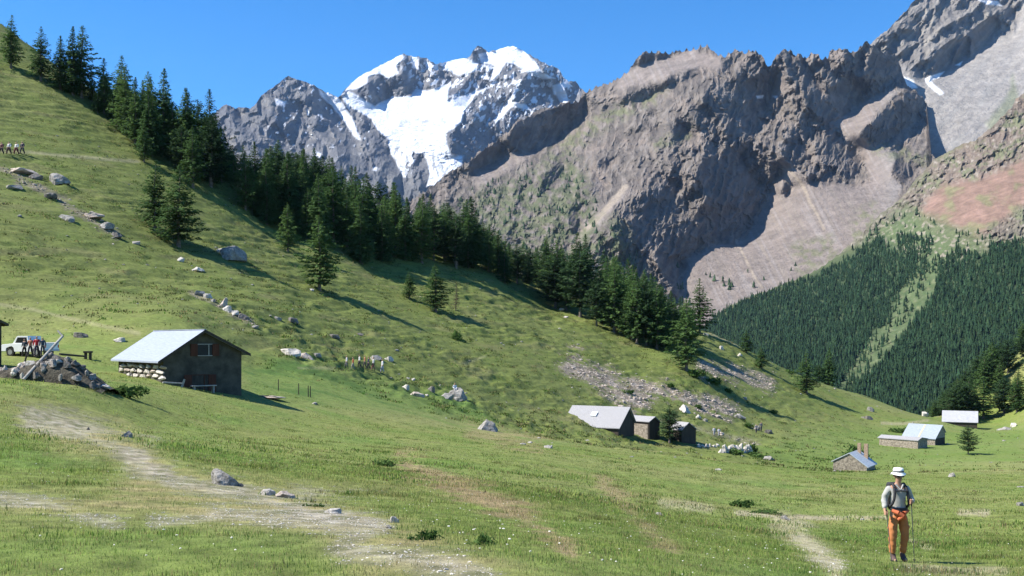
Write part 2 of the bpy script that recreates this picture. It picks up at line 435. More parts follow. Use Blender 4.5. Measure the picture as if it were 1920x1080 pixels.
# --- A: snow massif at the head of the valley
topA = [(380,235),(415,200),(425,197),(440,203),(455,200),(470,203),(478,198),(490,180),(510,165),(530,150),(540,143),(550,148),(575,155),(590,160),(604,170),(615,174),(632,182),(640,178),(650,164),(665,150),(690,135),(720,119),(745,107),(757,101),(770,105),(785,106),(800,110),(815,119),(830,118),(850,113),(870,109),(882,105),(887,93),(895,86),(903,86),(911,95),(916,98),(935,92),(960,86),(975,93),(1000,106),(1010,112),(1030,122),(1045,126),(1055,141),(1065,153),(1080,153),(1088,165),(1097,172),(1130,215),(1180,260)]
A = Relief(topA, [(380,470),(1180,470)], 1.25, [(380,235,7000),(540,150,6700),(480,400,5200),(640,180,7600),(760,105,8000),(900,95,8400),(960,90,8200),(1090,170,7900),(800,200,7500),(780,350,6000),(620,350,5300),(690,300,5900),(1000,300,6700),(1180,260,7600),(1180,470,6000),(380,470,5000),(800,470,5500)], 1.6, 3)
jx = 5 * fbm(A.px / 22, A.py / 22, 0, 3, 71); jy = 5 * fbm(A.px / 22, A.py / 22, 0, 3, 72)
poly_sA = [[(583,158),(604,172),(640,235),(690,300),(695,330),(655,320),(600,250),(588,200)],[(505,185),(560,190),(577,235),(552,255),(525,240),(508,215)],
    [(465,250),(495,232),(530,250),(560,300),(540,330),(490,300)],[(430,205),(450,215),(480,255),(470,270),(440,240)],[(690,160),(720,150),(735,175),(705,195),(688,175)],
    [(757,103),(775,115),(790,150),(770,178),(757,150)],[(810,130),(845,140),(850,160),(820,170),(805,160)],[(848,170),(880,152),(900,160),(870,200),(850,190)],
    [(880,220),(915,180),(945,190),(925,215),(900,235)],[(960,170),(1005,150),(1040,185),(1040,205),(1000,195),(970,200)],[(1010,112),(1050,130),(1080,165),(1075,185),(1045,150),(1020,138)],
    [(895,86),(911,96),(908,110),(897,108)],[(840,250),(880,240),(930,250),(900,290),(850,290)],[(700,250),(735,290),(745,330),(720,330),(700,300)]]
rn = ridged((A.px + 3 * jx) / 34, (A.py + 3 * jy) / 46, 0, 5, 21); rn2 = fbm(A.px / 12, A.py / 16, 0, 4, 22)
snow_poly = [[(639,178),(655,160),(677,137),(720,117),(753,100),(760,107),(743,123),(747,137),(727,147),(710,137),(693,143),(687,157),(667,167),(653,169)],
    [(640,180),(653,170),(677,183),(703,200),(710,193),(733,183),(770,180),(780,167),(800,170),(843,157),(843,164),(839,188),(928,160),(893,176),(870,211),(866,230),(835,250),(839,273),(847,289),(870,293),(866,308),(839,328),(815,347),(800,352),(806,327),(800,300),(793,287),(783,290),(773,313),(770,333),(757,333),(747,313),(733,287),(727,260),(707,243),(697,223),(687,217),(667,207),(647,193)],
    [(820,119),(850,112),(870,108),(897,118),(893,133),(858,141),(839,130)],
    [(897,102),(916,97),(935,90),(960,83),(983,96),(1002,112),(1018,137),(1041,147),(1018,151),(987,135),(963,120),(948,116),(932,145),(917,153),(928,124),(901,118)],
    [(1033,160),(1055,155),(1068,190),(1055,198),(1040,178)],[(597,167),(633,183),(647,200),(660,220),(677,263),(667,260),(640,220),(620,197),(600,177)],
    [(925,225),(955,190),(985,195),(1000,210),(985,206),(960,200),(930,232)],[(515,185),(537,190),(533,200),(518,196)],[(770,104),(783,107),(785,130),(775,128)],[(795,112),(812,118),(808,135),(798,125)],[(588,282),(602,287),(600,295),(590,290)],[(700,312),(712,316),(705,320),(698,318)],[(1060,150),(1072,160),(1066,168)]]
sn = multi(A, snow_poly, 1.6, .5 * jx, .5 * jy)
glac = in_poly(A.px, A.py, [(700,200),(840,160),(870,240),(870,300),(800,355),(740,330)], 6)
spots = sstep(.20, .27, fbm(A.px / 11 + A.py / 40, A.py / 14 - A.px / 60, 0, 5, 55, .6)) * sstep(320, 240, A.py) * sstep(480, 520, A.px)
spots = np.maximum(spots, sstep(.07, .14, fbm(A.px / 11 + A.py / 30, A.py / 15, 0, 5, 57, .6)) * in_poly(A.px, A.py, [(740,105),(800,108),(850,112),(1050,125),(1085,165),(1060,215),(980,230),(900,235),(860,190),(780,160)], 10))
sn = np.maximum(sn, spots * .95)
sn = np.where((sn > .5) & (in_poly(A.px, A.py, [(755,320),(775,285),(800,300),(805,345),(780,360)], 0) > .5) & (fbm(A.px / 9, A.py / 14, 0, 3, 5) > -.02), .1, sn)
A.carve(warped(poly_sA, 3, 6, 22, 71, lambda x, y: 1 - multi_xy(x, y, snow_poly, 4), 16, 34), 3.4, .25, -.7, 1.1, 90, 1.15)
A.D += (1 - .88 * sn) * (-90 * (rn - .4) - 35 * rn2) + sn * (22 * fbm(A.px / 25, A.py / 12, 0, 4, 23) + glac * 26 * fbm(A.px / 9, A.py / 5, 0, 3, 29) * sstep(215, 300, A.py))
rc = np.zeros(A.px.shape + (3,)) + np.array((.125, .125, .135))
rc = mix(rc, sstep(-.1, .3, fbm(A.px / 30, A.py / 30, 0, 4, 91)), (.185, .178, .175))
rc = mix(rc, .5 * sstep(250, 420, A.py), (.125, .13, .13))
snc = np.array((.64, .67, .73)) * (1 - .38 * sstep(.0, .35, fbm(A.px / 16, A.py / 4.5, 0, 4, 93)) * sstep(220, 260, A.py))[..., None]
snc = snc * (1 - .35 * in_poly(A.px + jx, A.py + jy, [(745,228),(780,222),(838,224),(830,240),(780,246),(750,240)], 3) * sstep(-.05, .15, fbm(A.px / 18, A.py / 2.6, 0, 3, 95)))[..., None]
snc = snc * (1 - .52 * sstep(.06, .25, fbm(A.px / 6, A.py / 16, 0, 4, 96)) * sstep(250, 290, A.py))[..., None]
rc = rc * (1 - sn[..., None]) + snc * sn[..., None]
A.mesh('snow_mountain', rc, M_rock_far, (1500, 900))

# --- C: grey peak and scree bowl, upper right
topC = [(1560,130),(1600,100),(1635,80),(1650,66),(1665,56),(1680,40),(1700,18),(1712,2),(1740,-18),(1790,-50),(1850,-62),(1910,-40),(2000,-80),(2150,-60),(2300,-100)]
Cc = Relief(topC, [(1560,420),(2300,420)], 1.6, [(1560,130,4700),(1640,85,4600),(1712,5,4700),(1850,-60,5000),(2000,-80,4700),(1690,150,4250),(1600,300,3700),(1740,290,3500),(1850,150,4100),(1920,60,4300),(1740,420,3300),(1560,420,3400),(2300,420,3200),(2300,-100,4500),(1800,240,3650),(1760,40,4450)], 2.2, 11)
jx = 5 * fbm(Cc.px / 20, Cc.py / 20, 0, 3, 171); jy = 5 * fbm(Cc.px / 20, Cc.py / 20, 0, 3, 172)
poly_sC = [[(1795,39),(1813,23),(1822,60),(1815,97),(1780,125),(1733,144),(1745,101),(1780,66)],[(1822,60),(1830,25),(1870,40),(1868,65),(1845,90),(1822,100)],[(1700,45),(1722,38),(1725,70),(1700,108),(1693,80)],[(1860,-10),(1890,20),(1880,40),(1850,10)]]
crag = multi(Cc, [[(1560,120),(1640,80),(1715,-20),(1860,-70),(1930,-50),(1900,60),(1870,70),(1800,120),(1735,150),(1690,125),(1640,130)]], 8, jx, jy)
Cc.carve(warped(poly_sC, 3, 6, 20, 171, lambda x, y: in_poly(x, y, [(1560,120),(1640,80),(1715,-20),(1860,-70),(1930,-50),(1900,60),(1870,70),(1800,120),(1735,150),(1690,125),(1640,130)], 8), 15, 22), 2.6, .3, -.3, 1.2, 150, 1.15)
rn = ridged((Cc.px + .7 * Cc.py) / 40, (Cc.py - .5 * Cc.px) / 75, 0, 5, 121)
Cc.D += crag * (-65 * (rn - .4) - 18 * fbm(Cc.px / 12, Cc.py / 12, 0, 4, 122)) + (1 - crag) * (2.5 * fbm((Cc.px + Cc.py * .9) / 12, (Cc.py - Cc.px) / 120, 0, 4, 124) - 22 * (fbm(Cc.px / 60, Cc.py / 60, 0, 3, 125)))
cc = np.zeros(Cc.px.shape + (3,)) + np.array((.27, .25, .235))
streak = fbm((Cc.px + Cc.py * .9) / 14, (Cc.py - Cc.px) / 160, 0, 4, 126)
cc = mix(cc, (1 - crag) * sstep(-.2, .3, streak), (.32, .295, .27))
cc = mix(cc, .6 * (1 - crag) * sstep(.05, .3, -streak), (.27, .26, .245))
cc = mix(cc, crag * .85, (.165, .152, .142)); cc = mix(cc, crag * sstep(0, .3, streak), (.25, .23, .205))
gr = in_poly(Cc.px + jx, Cc.py + jy, [(1850,230),(1890,180),(1900,140),(1910,190),(1900,260),(1860,270)], 5); cc = mix(cc, .55 * gr, (.16, .19, .09))
sC = multi(Cc, [[(1692,143),(1712,150),(1720,165),(1705,166),(1690,158)],[(1733,147),(1770,134),(1760,146),(1745,152),(1770,175),(1762,178),(1740,160)],[(1835,0),(1870,2),(1880,12),(1850,8)],[(1790,122),(1805,115),(1800,123)]], 1.2, .4 * jx, .4 * jy)
cc = mix(cc, sC, (.86, .87, .89))
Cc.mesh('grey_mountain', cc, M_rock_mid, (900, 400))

# --- B: brown craggy mountain
topB = [(760,385),(800,356),(815,345),(830,334),(850,318),(880,300),(900,285),(930,262),(948,250),(960,240),(970,228),(990,218),(1010,208),(1040,200),(1060,191),(1085,190),(1095,173),(1108,168),(1115,161),(1128,163),(1135,153),(1145,157),(1153,150),(1160,145),(1180,130),(1190,114),(1200,106),(1210,97),(1235,98),(1255,98),(1270,97),(1285,92),(1300,92),(1315,86),(1322,84),(1330,88),(1337,98),(1350,103),(1360,104),(1372,95),(1383,90),(1392,98),(1403,96),(1412,97),(1420,97),(1428,106),(1436,118),(1443,128),(1450,114),(1458,102),(1463,96),(1475,93),(1485,96),(1488,106),(1500,101),(1507,109),(1520,100),(1532,102),(1540,108),(1552,108),(1556,96),(1572,91),(1580,91),(1592,95),(1598,98),(1610,91),(1622,78),(1635,84),(1645,88),(1650,98),(1660,99),(1676,100),(1684,112),(1692,140),(1702,165),(1722,175),(1737,190),(1741,235),(1746,290),(1760,308),(1790,330),(1900,400)]
B = Relief(topB, [(760,700),(1900,700)], 1.3, [(760,385,3300),(760,700,2000),(850,320,3900),(950,250,4000),(1090,175,3950),(1200,105,4000),(1320,88,3950),(1440,130,3900),(1560,100,3950),(1680,105,4000),(1737,190,3700),(1700,300,3200),(1900,400,2900),(900,420,2900),(1050,300,3350),(1100,450,2600),(1250,300,3150),(1250,500,2450),(1400,380,2750),(1500,300,3000),(1350,580,2300),(1500,480,2600),(1640,350,2950),(1100,700,1900),(1500,700,2000),(1900,700,2100),(1610,215,3350),(1450,230,3250),(1600,130,3700)], 4.5, 5, jagf=13)
jx = 7 * fbm(B.px / 26, B.py / 26, 0, 4, 271, .6); jy = 7 * fbm(B.px / 26, B.py / 26, 0, 4, 272, .6)
shade_B = [[(1232,325),(1262,350),(1270,395),(1290,405),(1330,380),(1300,350),(1310,300),(1345,285),(1385,295),(1405,335),(1432,362),(1420,395),(1400,425),(1380,458),(1320,458),(1290,482),(1240,472),(1225,462),(1180,457),(1165,412),(1175,385),(1205,362)],
 [(1235,478),(1268,478),(1275,530),(1245,525)],[(1325,160),(1345,145),(1400,148),(1437,128),(1452,150),(1447,190),(1412,200),(1402,262),(1362,250),(1340,212),(1318,190)],
 [(1452,138),(1440,180),(1428,222),(1400,240),(1388,215),(1405,190)],[(1490,108),(1525,138),(1545,175),(1562,150),(1612,150),(1614,187),(1593,215),(1555,228),(1527,212),(1508,187),(1500,150)],
 [(1640,92),(1682,102),(1693,143),(1648,162),(1617,152),(1625,115)],[(1702,166),(1738,190),(1702,248),(1648,266),(1617,254),(1640,220),(1680,196)],
 [(1552,238),(1617,300),(1610,332),(1590,338),(1570,312),(1537,307),(1532,284)],[(1360,270),(1385,292),(1432,362),(1392,407),(1360,415)],
 [(1523,318),(1550,326),(1546,338),(1516,330)],[(1680,286),(1716,318),(1697,343),(1673,328)],[(950,260),(972,226),(1018,209),(1095,182),(1097,211),(1065,237),(1033,272),(987,287),(957,279)],
 [(1193,112),(1210,98),(1260,97),(1266,104),(1228,112),(1200,120)],[(1200,225),(1240,232),(1225,246),(1198,242)],[(1255,140),(1312,132),(1302,152),(1245,158)],
 [(1110,325),(1137,350),(1132,370),(1104,360)],[(1150,382),(1167,376),(1188,450),(1195,475),(1165,470),(1150,430)],[(1290,200),(1330,215),(1350,250),(1310,240)],[(1460,270),(1490,262),(1520,290),(1500,310),(1470,300)],
 [(875,300),(935,262),(948,275),(925,305),(880,325)],[(1040,140),(1060,150)][0:0] or [(1165,180),(1200,165),(1245,165),(1215,185),(1170,195)],[(1060,395),(1080,380),(1090,430),(1072,440)],[(1010,330),(1050,300),(1060,320),(1030,350)][::-1],
 [(1470,340),(1480,350),(1478,372),(1466,362)],[(1120,300),(1150,295),(1140,318),(1118,318)],[(1250,225),(1275,222),(1290,255),(1262,262)],[(1215,420),(1235,440),(1260,520),(1290,560),(1265,560),(1235,500)]]
shB = multi(B, shade_B, 3, jx, jy)
scree_poly = [[(1275,540),(1290,490),(1330,462),(1400,443),(1425,400),(1445,360),(1475,300),(1520,345),(1560,345),(1600,350),(1640,340),(1660,320),(1690,350),(1660,420),(1560,500),(1440,560),(1340,620),(1285,620)],
 [(1555,228),(1620,188),(1690,165),(1640,218),(1612,256),(1650,275),(1680,290),(1670,330),(1640,345),(1620,300)],[(885,335),(945,288),(1000,290),(935,330),(900,352)],
 [(1160,148),(1200,120),(1300,95),(1350,108),(1362,132),(1310,128),(1225,155),(1150,168)],[(1068,470),(1100,420),(1150,378),(1172,350),(1180,362),(1120,425),(1080,475)],[(1440,150),(1470,135),(1480,165),(1450,185),(1430,190)],[(1540,180),(1530,215),(1480,190),(1470,170)][0:0] or [(1450,285),(1475,290),(1520,360),(1500,380)]]
scB = multi(B, scree_poly, 5, jx, jy) * (1 - shB)
B.carve(warped(shade_B, 3, 10, 26, 271, lambda x, y: (1 - multi_xy(x, y, scree_poly, 8)) * (.5 + .5 * in_poly(x, y, [(1150,400),(1230,320),(1290,250),(1315,150),(1450,95),(1690,85),(1745,200),(1640,310),(1560,350),(1440,440),(1240,560),(1140,470)], 25)), 22, 34), 3.6, .25, -.75, 1.15, 170, 1.3)
crg = (1 - scB)
wx = B.px + 3 * jx + 30 * fbm(B.px / 90, B.py / 90, 0, 2, 261); wy = B.py + 3 * jy + 30 * fbm(B.px / 90, B.py / 90, 0, 2, 262)
rn = ridged(wx / 60, wy / 75, 0, 5, 221); rn2 = ridged(wx / 19, wy / 24, 0, 4, 222)
cr_z = .62 + .38 * in_poly(B.px, B.py, [(1150,400),(1230,320),(1290,250),(1315,150),(1450,95),(1690,85),(1745,200),(1640,310),(1560,350),(1440,440),(1240,560),(1140,470)], 25)
rib = ridged((B.px + 1.5 * jx + .25 * B.py) / 15, (B.py + 2 * jy) / 46, 0, 4, 228, .6)
B.D += crg * cr_z * (-20 * (rib - .45)) + crg * cr_z * (1 - .35 * shB) * (-42 * (rn - .4) - 24 * (rn2 - .35) - 9 * fbm(B.px / 8, B.py / 8, 0, 3, 223)) + scB * (2.5 * fbm((B.px - B.py * .5) / 9, (B.py) / 90, 0, 4, 224))
bc = np.zeros(B.px.shape + (3,)) + np.array((.172, .145, .122))
t1 = fbm(B.px / 50, B.py / 40, 0, 5, 231); t2 = fbm(B.px / 14, B.py / 12, 0, 4, 232)
bc = mix(bc, sstep(-.1, .35, t1), (.220, .178, .148)); bc = mix(bc, .55 * sstep(.05, .3, t2), (.105, .095, .085)); bc = mix(bc, .5 * sstep(.1, .35, -t2), (.225, .195, .175))
bc = mix(bc, .6 * sstep(.42, .7, rib) * crg, (.22, .195, .178)); bc = mix(bc, .6 * sstep(.3, .12, rib) * crg, (.09, .08, .075))
bc = mix(bc, .6 * scB, (.250, .208, .188)); bc = mix(bc, scB * sstep(1630, 1700, B.px) * .8, (.27, .25, .235))
st = fbm((B.px - B.py * .55) / 8, B.py / 120, 0, 4, 233); bc = mix(bc, scB * .7 * sstep(.05, .3, st), (.275, .242, .225)); bc = mix(bc, scB * .6 * sstep(.05, .3, -st), (.25, .215, .18))
for ln, w in [([(1172,350),(1130,400),(1090,440),(1070,475)], 8), ([(1450,290),(1500,340),(1530,400),(1545,430)], 4), ([(1380,450),(1410,510),(1430,540)], 3)]:
    bc = mix(bc, sstep(w, w * .3, d_line(B.px + jx * .5, B.py + jy * .5, ln)), (.30, .25, .20))
grB = multi(B, [[(800,400),(870,370),(1000,318),(1085,300),(1125,400),(1105,470),(1060,520),(800,520)],[(1075,470),(1160,400),(1200,480),(1240,560),(1100,600)]], 14, jx * 2, jy * 2)
bc = mix(bc, grB * .75 * sstep(-.25, .15, t2 + .5 * t1), (.095, .115, .050))
grass2 = multi(B, [[(1600,400),(1640,380),(1650,410),(1620,450),(1590,470)],[(1040,270),(1120,215),(1180,190),(1250,165),(1240,185),(1120,250),(1060,300),(1010,310)],[(1630,265),(1740,290),(1740,310),(1640,290)],[(1480,460),(1560,440),(1570,480),(1500,520)],[(1225,262),(1300,240),(1290,260),(1230,280)]], 8, jx, jy)
bc = mix(bc, grass2 * .6 * sstep(-.2, .2, t2 + .3 * st), (.15, .165, .075))
sB = multi(B, [[(1418,180),(1432,178),(1430,184),(1420,185)],[(1448,180),(1458,180),(1456,185)]], 1); bc = mix(bc, sB, (.85, .86, .88))
B.mesh('brown_mountain', bc, M_rock_mid, (700, 420))

# --- D: nearer valley side on the right, with the forest
topD = [(1290,640),(1330,605),(1345,590),(1380,567),(1440,545),(1480,528),(1520,512),(1545,497),(1580,470),(1610,445),(1640,412),(1652,400),(1680,380),(1695,366),(1715,340),(1735,318),(1752,300),(1775,287),(1800,272),(1830,262),(1845,250),(1860,240),(1875,222),(1885,212),(1897,200),(1905,185),(1920,175),(2000,120),(2150,60),(2300,40)]
Dd = Relief(topD, [(1290,860),(2300,860)], 1.6, [(1290,640,2100),(1345,590,2250),(1480,528,2300),(1652,400,2350),(1752,300,2450),(1920,175,2600),(2150,60,2700),(1400,700,1600),(1600,720,1350),(1740,770,1150),(1920,640,1250),(1920,450,1700),(1720,560,1700),(1740,420,2000),(1600,860,950),(1290,860,1150),(2300,860,1000),(2300,40,2700),(2300,450,1600)], 2.0, 15)
jx = 8 * fbm(Dd.px / 26, Dd.py / 26, 0, 4, 371, .6); jy = 8 * fbm(Dd.px / 26, Dd.py / 26, 0, 4, 372, .6)
rocky = multi(Dd, [[(1560,480),(1640,410),(1700,360),(1750,300),(1830,262),(1920,170),(2300,30),(2300,200),(1920,300),(1850,330),(1760,350),(1720,400),(1640,440)],[(1840,440),(1920,385),(2300,300),(2300,420),(1920,450),(1850,470)]], 8, jx, jy)
poly_sD = [[(1712,360),(1742,315),(1735,345),(1718,362)],[(1760,330),(1775,315),(1768,338)],[(1870,235),(1920,185),(1920,225),(1880,240)],[(1835,320),(1850,305),(1842,340)],[(1790,320),(1805,308),(1800,326)]]
Dd.carve(warped(poly_sD, 2, 4, 20, 371, lambda x, y: in_poly(x, y, [(1560,480),(1640,410),(1700,360),(1750,300),(1830,262),(1920,170),(2300,30),(2300,200),(1920,300),(1850,330),(1760,350),(1720,400),(1640,440)], 8), 12, 14, .12), 2.2, .4, .05, 1.2, 60, .8)
Dd.D += rocky * (-32 * (ridged((Dd.px + Dd.py) / 34, (Dd.py - Dd.px) / 60, 0, 5, 321) - .4) - 18 * fbm(Dd.px / 8, Dd.py / 8, 0, 3, 322)) + (1 - rocky) * 14 * fbm(Dd.px / 40, Dd.py / 40, 0, 4, 323)
t1 = fbm(Dd.px / 40, Dd.py / 30, 0, 5, 331); t2 = fbm(Dd.px / 9, Dd.py / 7, 0, 4, 332)
dc = np.zeros(Dd.px.shape + (3,)) + np.array((.10, .115, .055))
red = in_poly(Dd.px + jx, Dd.py + jy, [(1740,420),(1700,380),(1760,300),(1830,262),(1920,170),(2300,30),(2300,330),(1920,390),(1850,460),(1790,450)], 18)
dc = mix(dc, red * .95, (.21, .135, .105)); dc = mix(dc, red * sstep(0, .3, t1), (.25, .16, .125)); dc = mix(dc, red * .8 * sstep(.05, .3, -t1), (.17, .165, .085))
dc = mix(dc, rocky * .8, (.155, .13, .105)); dc = mix(dc, rocky * sstep(.1, .35, t2), (.27, .235, .195)); dc = mix(dc, rocky * .6 * sstep(.05, .3, -t2 - t1), (.14, .16, .08))
lowgrass = in_poly(Dd.px + jx, Dd.py + jy, [(1620,450),(1700,385),(1780,420),(1860,450),(1800,520),(1700,500)], 10)
dc = mix(dc, lowgrass * .8, (.085, .115, .05)); dc = mix(dc, lowgrass * sstep(.05, .25, t2), (.24, .21, .16))
gully = in_poly(Dd.px + jx, Dd.py + jy, [(1730,480),(1775,490),(1755,540),(1700,620),(1630,700),(1585,730),(1575,715),(1620,650),(1670,590),(1690,540)], 6)
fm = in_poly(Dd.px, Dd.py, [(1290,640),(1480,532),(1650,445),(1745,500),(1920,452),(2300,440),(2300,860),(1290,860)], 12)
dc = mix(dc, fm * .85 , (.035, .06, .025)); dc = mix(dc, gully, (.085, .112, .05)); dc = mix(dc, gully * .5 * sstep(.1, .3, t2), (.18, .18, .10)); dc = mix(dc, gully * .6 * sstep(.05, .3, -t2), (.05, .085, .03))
Dd.mesh('valley_side', dc, M_slope, (500, 250))

# --- conifers of the far forest: one mass nobody could count
def conifer_soup(P, Hh, seed, tiers=4, sides=6, wid=.19):
    rg = np.random.default_rng(seed); n = len(P); Vs = []; Fs = []; Cs = []; off = 0
    ang0 = rg.uniform(0, 6.28, n)
    for t in range(tiers):
        f0 = .05 + t * .8 / tiers; f1 = min(1.0, f0 + 1.25 / tiers + .08)
        r = Hh * wid * (1.0 - .72 * t / tiers) * rg.uniform(.75, 1.25, n)
        a_ = ang0[:, None] + np.arange(sides)[None] * 2 * np.pi / sides + t * .5
        jr = r[:, None] * rg.uniform(.6, 1.3, (n, sides))
        ring = np.stack([P[:, None, 0] + np.cos(a_) * jr, P[:, None, 1] + np.sin(a_) * jr, P[:, None, 2] + (Hh * f0)[:, None] + rg.uniform(-.04, .06, (n, sides)) * Hh[:, None]], -1)
        apex = P + np.stack([rg.uniform(-.02, .02, n) * Hh, rg.uniform(-.02, .02, n) * Hh, Hh * f1], -1)
        Vs.append(np.concatenate([ring, apex[:, None]], 1).reshape(-1, 3))
        base = off + np.arange(n)[:, None] * (sides + 1); j = np.arange(sides)
        Fs.append(np.stack([base + j, base + (j + 1) % sides, base + sides + 0 * j], -1).reshape(-1, 3)); off += n * (sides + 1)
        Cs.append(t)
    return np.concatenate(Vs), np.concatenate(Fs)

rng = np.random.default_rng(7)
def scatter_relief(R, n, mask_fn, seed):
    rg = np.random.default_rng(seed)
    i = rg.integers(2, R.nz - 2, n); j = rg.integers(2, R.nx - 2, n)
    m = mask_fn(R.px[i, j], R.py[i, j]); k = rg.random(n) < m
    return R.pos()[i[k], j[k]] + rg.uniform(-3, 3, (k.sum(), 3)) * np.array([1, 1, 0]), R.px[i[k], j[k]], R.py[i[k], j[k]]
def forest_mask(px, py):
    j1 = 10 * fbm(px / 22, py / 22, 0, 3, 401); j2 = 10 * fbm(px / 22, py / 22, 0, 3, 402)
    a = in_poly(px + j1, py + j2, [(1290,640),(1345,592),(1400,566),(1480,532),(1530,520),(1610,475),(1650,445),(1665,475),(1690,480),(1730,475),(1745,500),(1690,540),(1670,590),(1620,650),(1575,720),(1560,860),(1290,860)], 3)
    b = in_poly(px + j1, py + j2, [(1750,500),(1790,470),(1850,480),(1860,462),(1920,452),(2300,440),(2300,860),(1560,860),(1580,740),(1640,700),(1700,625),(1755,545)], 3)
    c = in_poly(px, py, [(1682,448),(1700,440),(1745,455),(1740,480),(1700,482),(1685,470)], 4) * .9
    s = in_poly(px, py, [(1620,480),(1650,410),(1760,395),(1800,430),(1900,440),(1850,480),(1700,520)], 8) * .035
    g = in_poly(px, py, [(1600,740),(1700,600),(1780,480),(1730,470),(1650,600),(1570,720)], 4) * .14
    m = np.maximum(np.maximum(a, b), c)
    hole = sstep(.30, .4, fbm(px / 16, py / 11, 0, 3, 405)) * sstep(560, 470, py)
    return np.maximum(np.maximum(m * (1 - .85 * hole), s), g)
Pt, fx, fy = scatter_relief(Dd, 50000, forest_mask, 5)
Hh = rng.uniform(9, 18, len(Pt)) * rng.uniform(.8, 1.1, len(Pt)) * (.85 + .3 * fbm(fx / 30, fy / 30, 0, 2, 9))
V, Fc = conifer_soup(Pt, Hh, 3)
tone = np.clip(rng.normal(1.0, .2, len(Pt)) + .5 * fbm(fx / 14, fy / 9, 0, 3, 415), .35, 1.9)
fcol = np.array([[.024, .050, .024]]) * tone[:, None] * (1 + np.array([[.35, .12, 0]]) * rng.random((len(Pt), 1)) ** 3)
fcol = np.concatenate([np.repeat(fcol, 7, 0)] * 4)
M_forest = mat_vcol('far_forest_green', .4, .5, .25, 0.0, 1.0, .95, .05)
tag(link('forest', np_mesh('forest', V, Fc, fcol), M_forest), 'dark green conifer forest covering the far valley side', 'forest', kind='stuff')
def scrub_mask(px, py):
    a = in_poly(px, py, [(830,400),(870,370),(1000,318),(1085,300),(1125,400),(1190,470),(1260,560),(1100,620),(800,520)], 15) * .5 * (.3 + .7 * (fbm(px / 18, py / 14, 0, 3, 411) > -.05))
    c = sstep(7, 3, d_line(px, py, [(1300,490),(1330,520),(1370,540)])) * .5 + in_poly(px, py, [(1380,560),(1395,500),(1430,520),(1470,480),(1520,500),(1440,560)], 4) * .16 + sstep(8, 3, d_line(px, py, [(1255,480),(1285,560),(1340,600)])) * .5
    return np.clip(a + c, 0, 1)
Ps, fx, fy = scatter_relief(B, 6500, scrub_mask, 6)
Ps2, fx, fy = scatter_relief(Dd, 2500, lambda px, py: in_poly(px, py, [(1560,500),(1660,400),(1750,380),(1900,430),(1900,460),(1700,470)], 10) * .06 + sstep(9, 4, d_line(px, py, [(1550,505),(1600,475),(1660,420)])) * .5, 16)
Ps = np.concatenate([Ps, Ps2])
V, Fc = conifer_soup(Ps, rng.uniform(9, 19, len(Ps)), 4, 2, 6, .28)
M_scrub = mat_plain('far_scrub_green', (.045, .07, .035), .95, .4, .03, 0, spec=.05)
tag(link('scattered_forest', np_mesh('scattered_forest', V, Fc), M_scrub), 'thin scatter of dark conifers on the lower rocky mountain slopes', 'forest', kind='stuff')

# ---------------------------------------------------------------- the valley air
def box_mesh(name, lo, hi):
    V = np.array([(x, y, z) for z in (lo[2], hi[2]) for y in (lo[1], hi[1]) for x in (lo[0], hi[0])], float)
    return np_mesh(name, V, np.array([(0,2,3,1),(4,5,7,6),(0,1,5,4),(2,6,7,3),(0,4,6,2),(1,3,7,5)]))
mh = bpy.data.materials.new('valley_air'); mh.use_nodes = True
hn = mh.node_tree.nodes; hn.remove(hn['Principled BSDF'])
pv = hn.new('ShaderNodeVolumePrincipled'); pv.inputs['Color'].default_value = (.45, .66, 1.0, 1); pv.inputs['Density'].default_value = 1.5e-5
pv.inputs['Anisotropy'].default_value = .1
mh.node_tree.links.new(pv.outputs[0], hn['Material Output'].inputs['Volume'])
tag(link('haze', box_mesh('haze', (-10600, -10600, -1000), (10600, 10600, 2900)), mh), kind='stuff')
# ---------------------------------------------------------------- trees
def mat_leaf(name, c0, c1, transl=.33):
    m, nt, b = new_mat(name); L = nt.links
    tc = N(nt, 'ShaderNodeTexCoord'); oi = N(nt, 'ShaderNodeObjectInfo')
    n1 = N(nt, 'ShaderNodeTexNoise', Scale=.9, Detail=4, Roughness=.7); L.new(tc.outputs['Object'], n1.inputs['Vector'])
    ad = N(nt, 'ShaderNodeMath', operation='MULTIPLY_ADD'); L.new(oi.outputs['Random'], ad.inputs[0]); ad.inputs[1].default_value = .35; L.new(n1.outputs[0], ad.inputs[2])
    r = N(nt, 'ShaderNodeValToRGB'); r.color_ramp.elements[0].position = .4; r.color_ramp.elements[1].position = .95
    r.color_ramp.elements[0].color = (*c0, 1); r.color_ramp.elements[1].color = (*c1, 1)
    L.new(ad.outputs[0], r.inputs[0]); L.new(r.outputs[0], b.inputs['Base Color'])
    b.inputs['Roughness'].default_value = .85; b.inputs['Specular IOR Level'].default_value = .1
    t = N(nt, 'ShaderNodeBsdfTranslucent'); L.new(r.outputs[0], t.inputs['Color'])
    mx = N(nt, 'ShaderNodeMixShader'); mx.inputs[0].default_value = transl
    L.new(b.outputs[0], mx.inputs[1]); L.new(t.outputs[0], mx.inputs[2]); L.new(mx.outputs[0], nt.nodes['Material Output'].inputs['Surface'])
    return m
M_needle = [mat_leaf('spruce_needles', (.030, .068, .024), (.090, .160, .052)), mat_leaf('larch_needles', (.044, .092, .028), (.115, .190, .056), .35),
            mat_leaf('pine_needles', (.024, .052, .022), (.062, .110, .042)), mat_leaf('shrub_leaves', (.04, .085, .02), (.09, .15, .04), .3), mat_leaf('dry_needles', (.05, .04, .028), (.10, .075, .05), .2)]
M_bark = mat_plain('conifer_bark', (.12, .095, .075), .95, .3, 5, .5, col2=(.2, .17, .145))

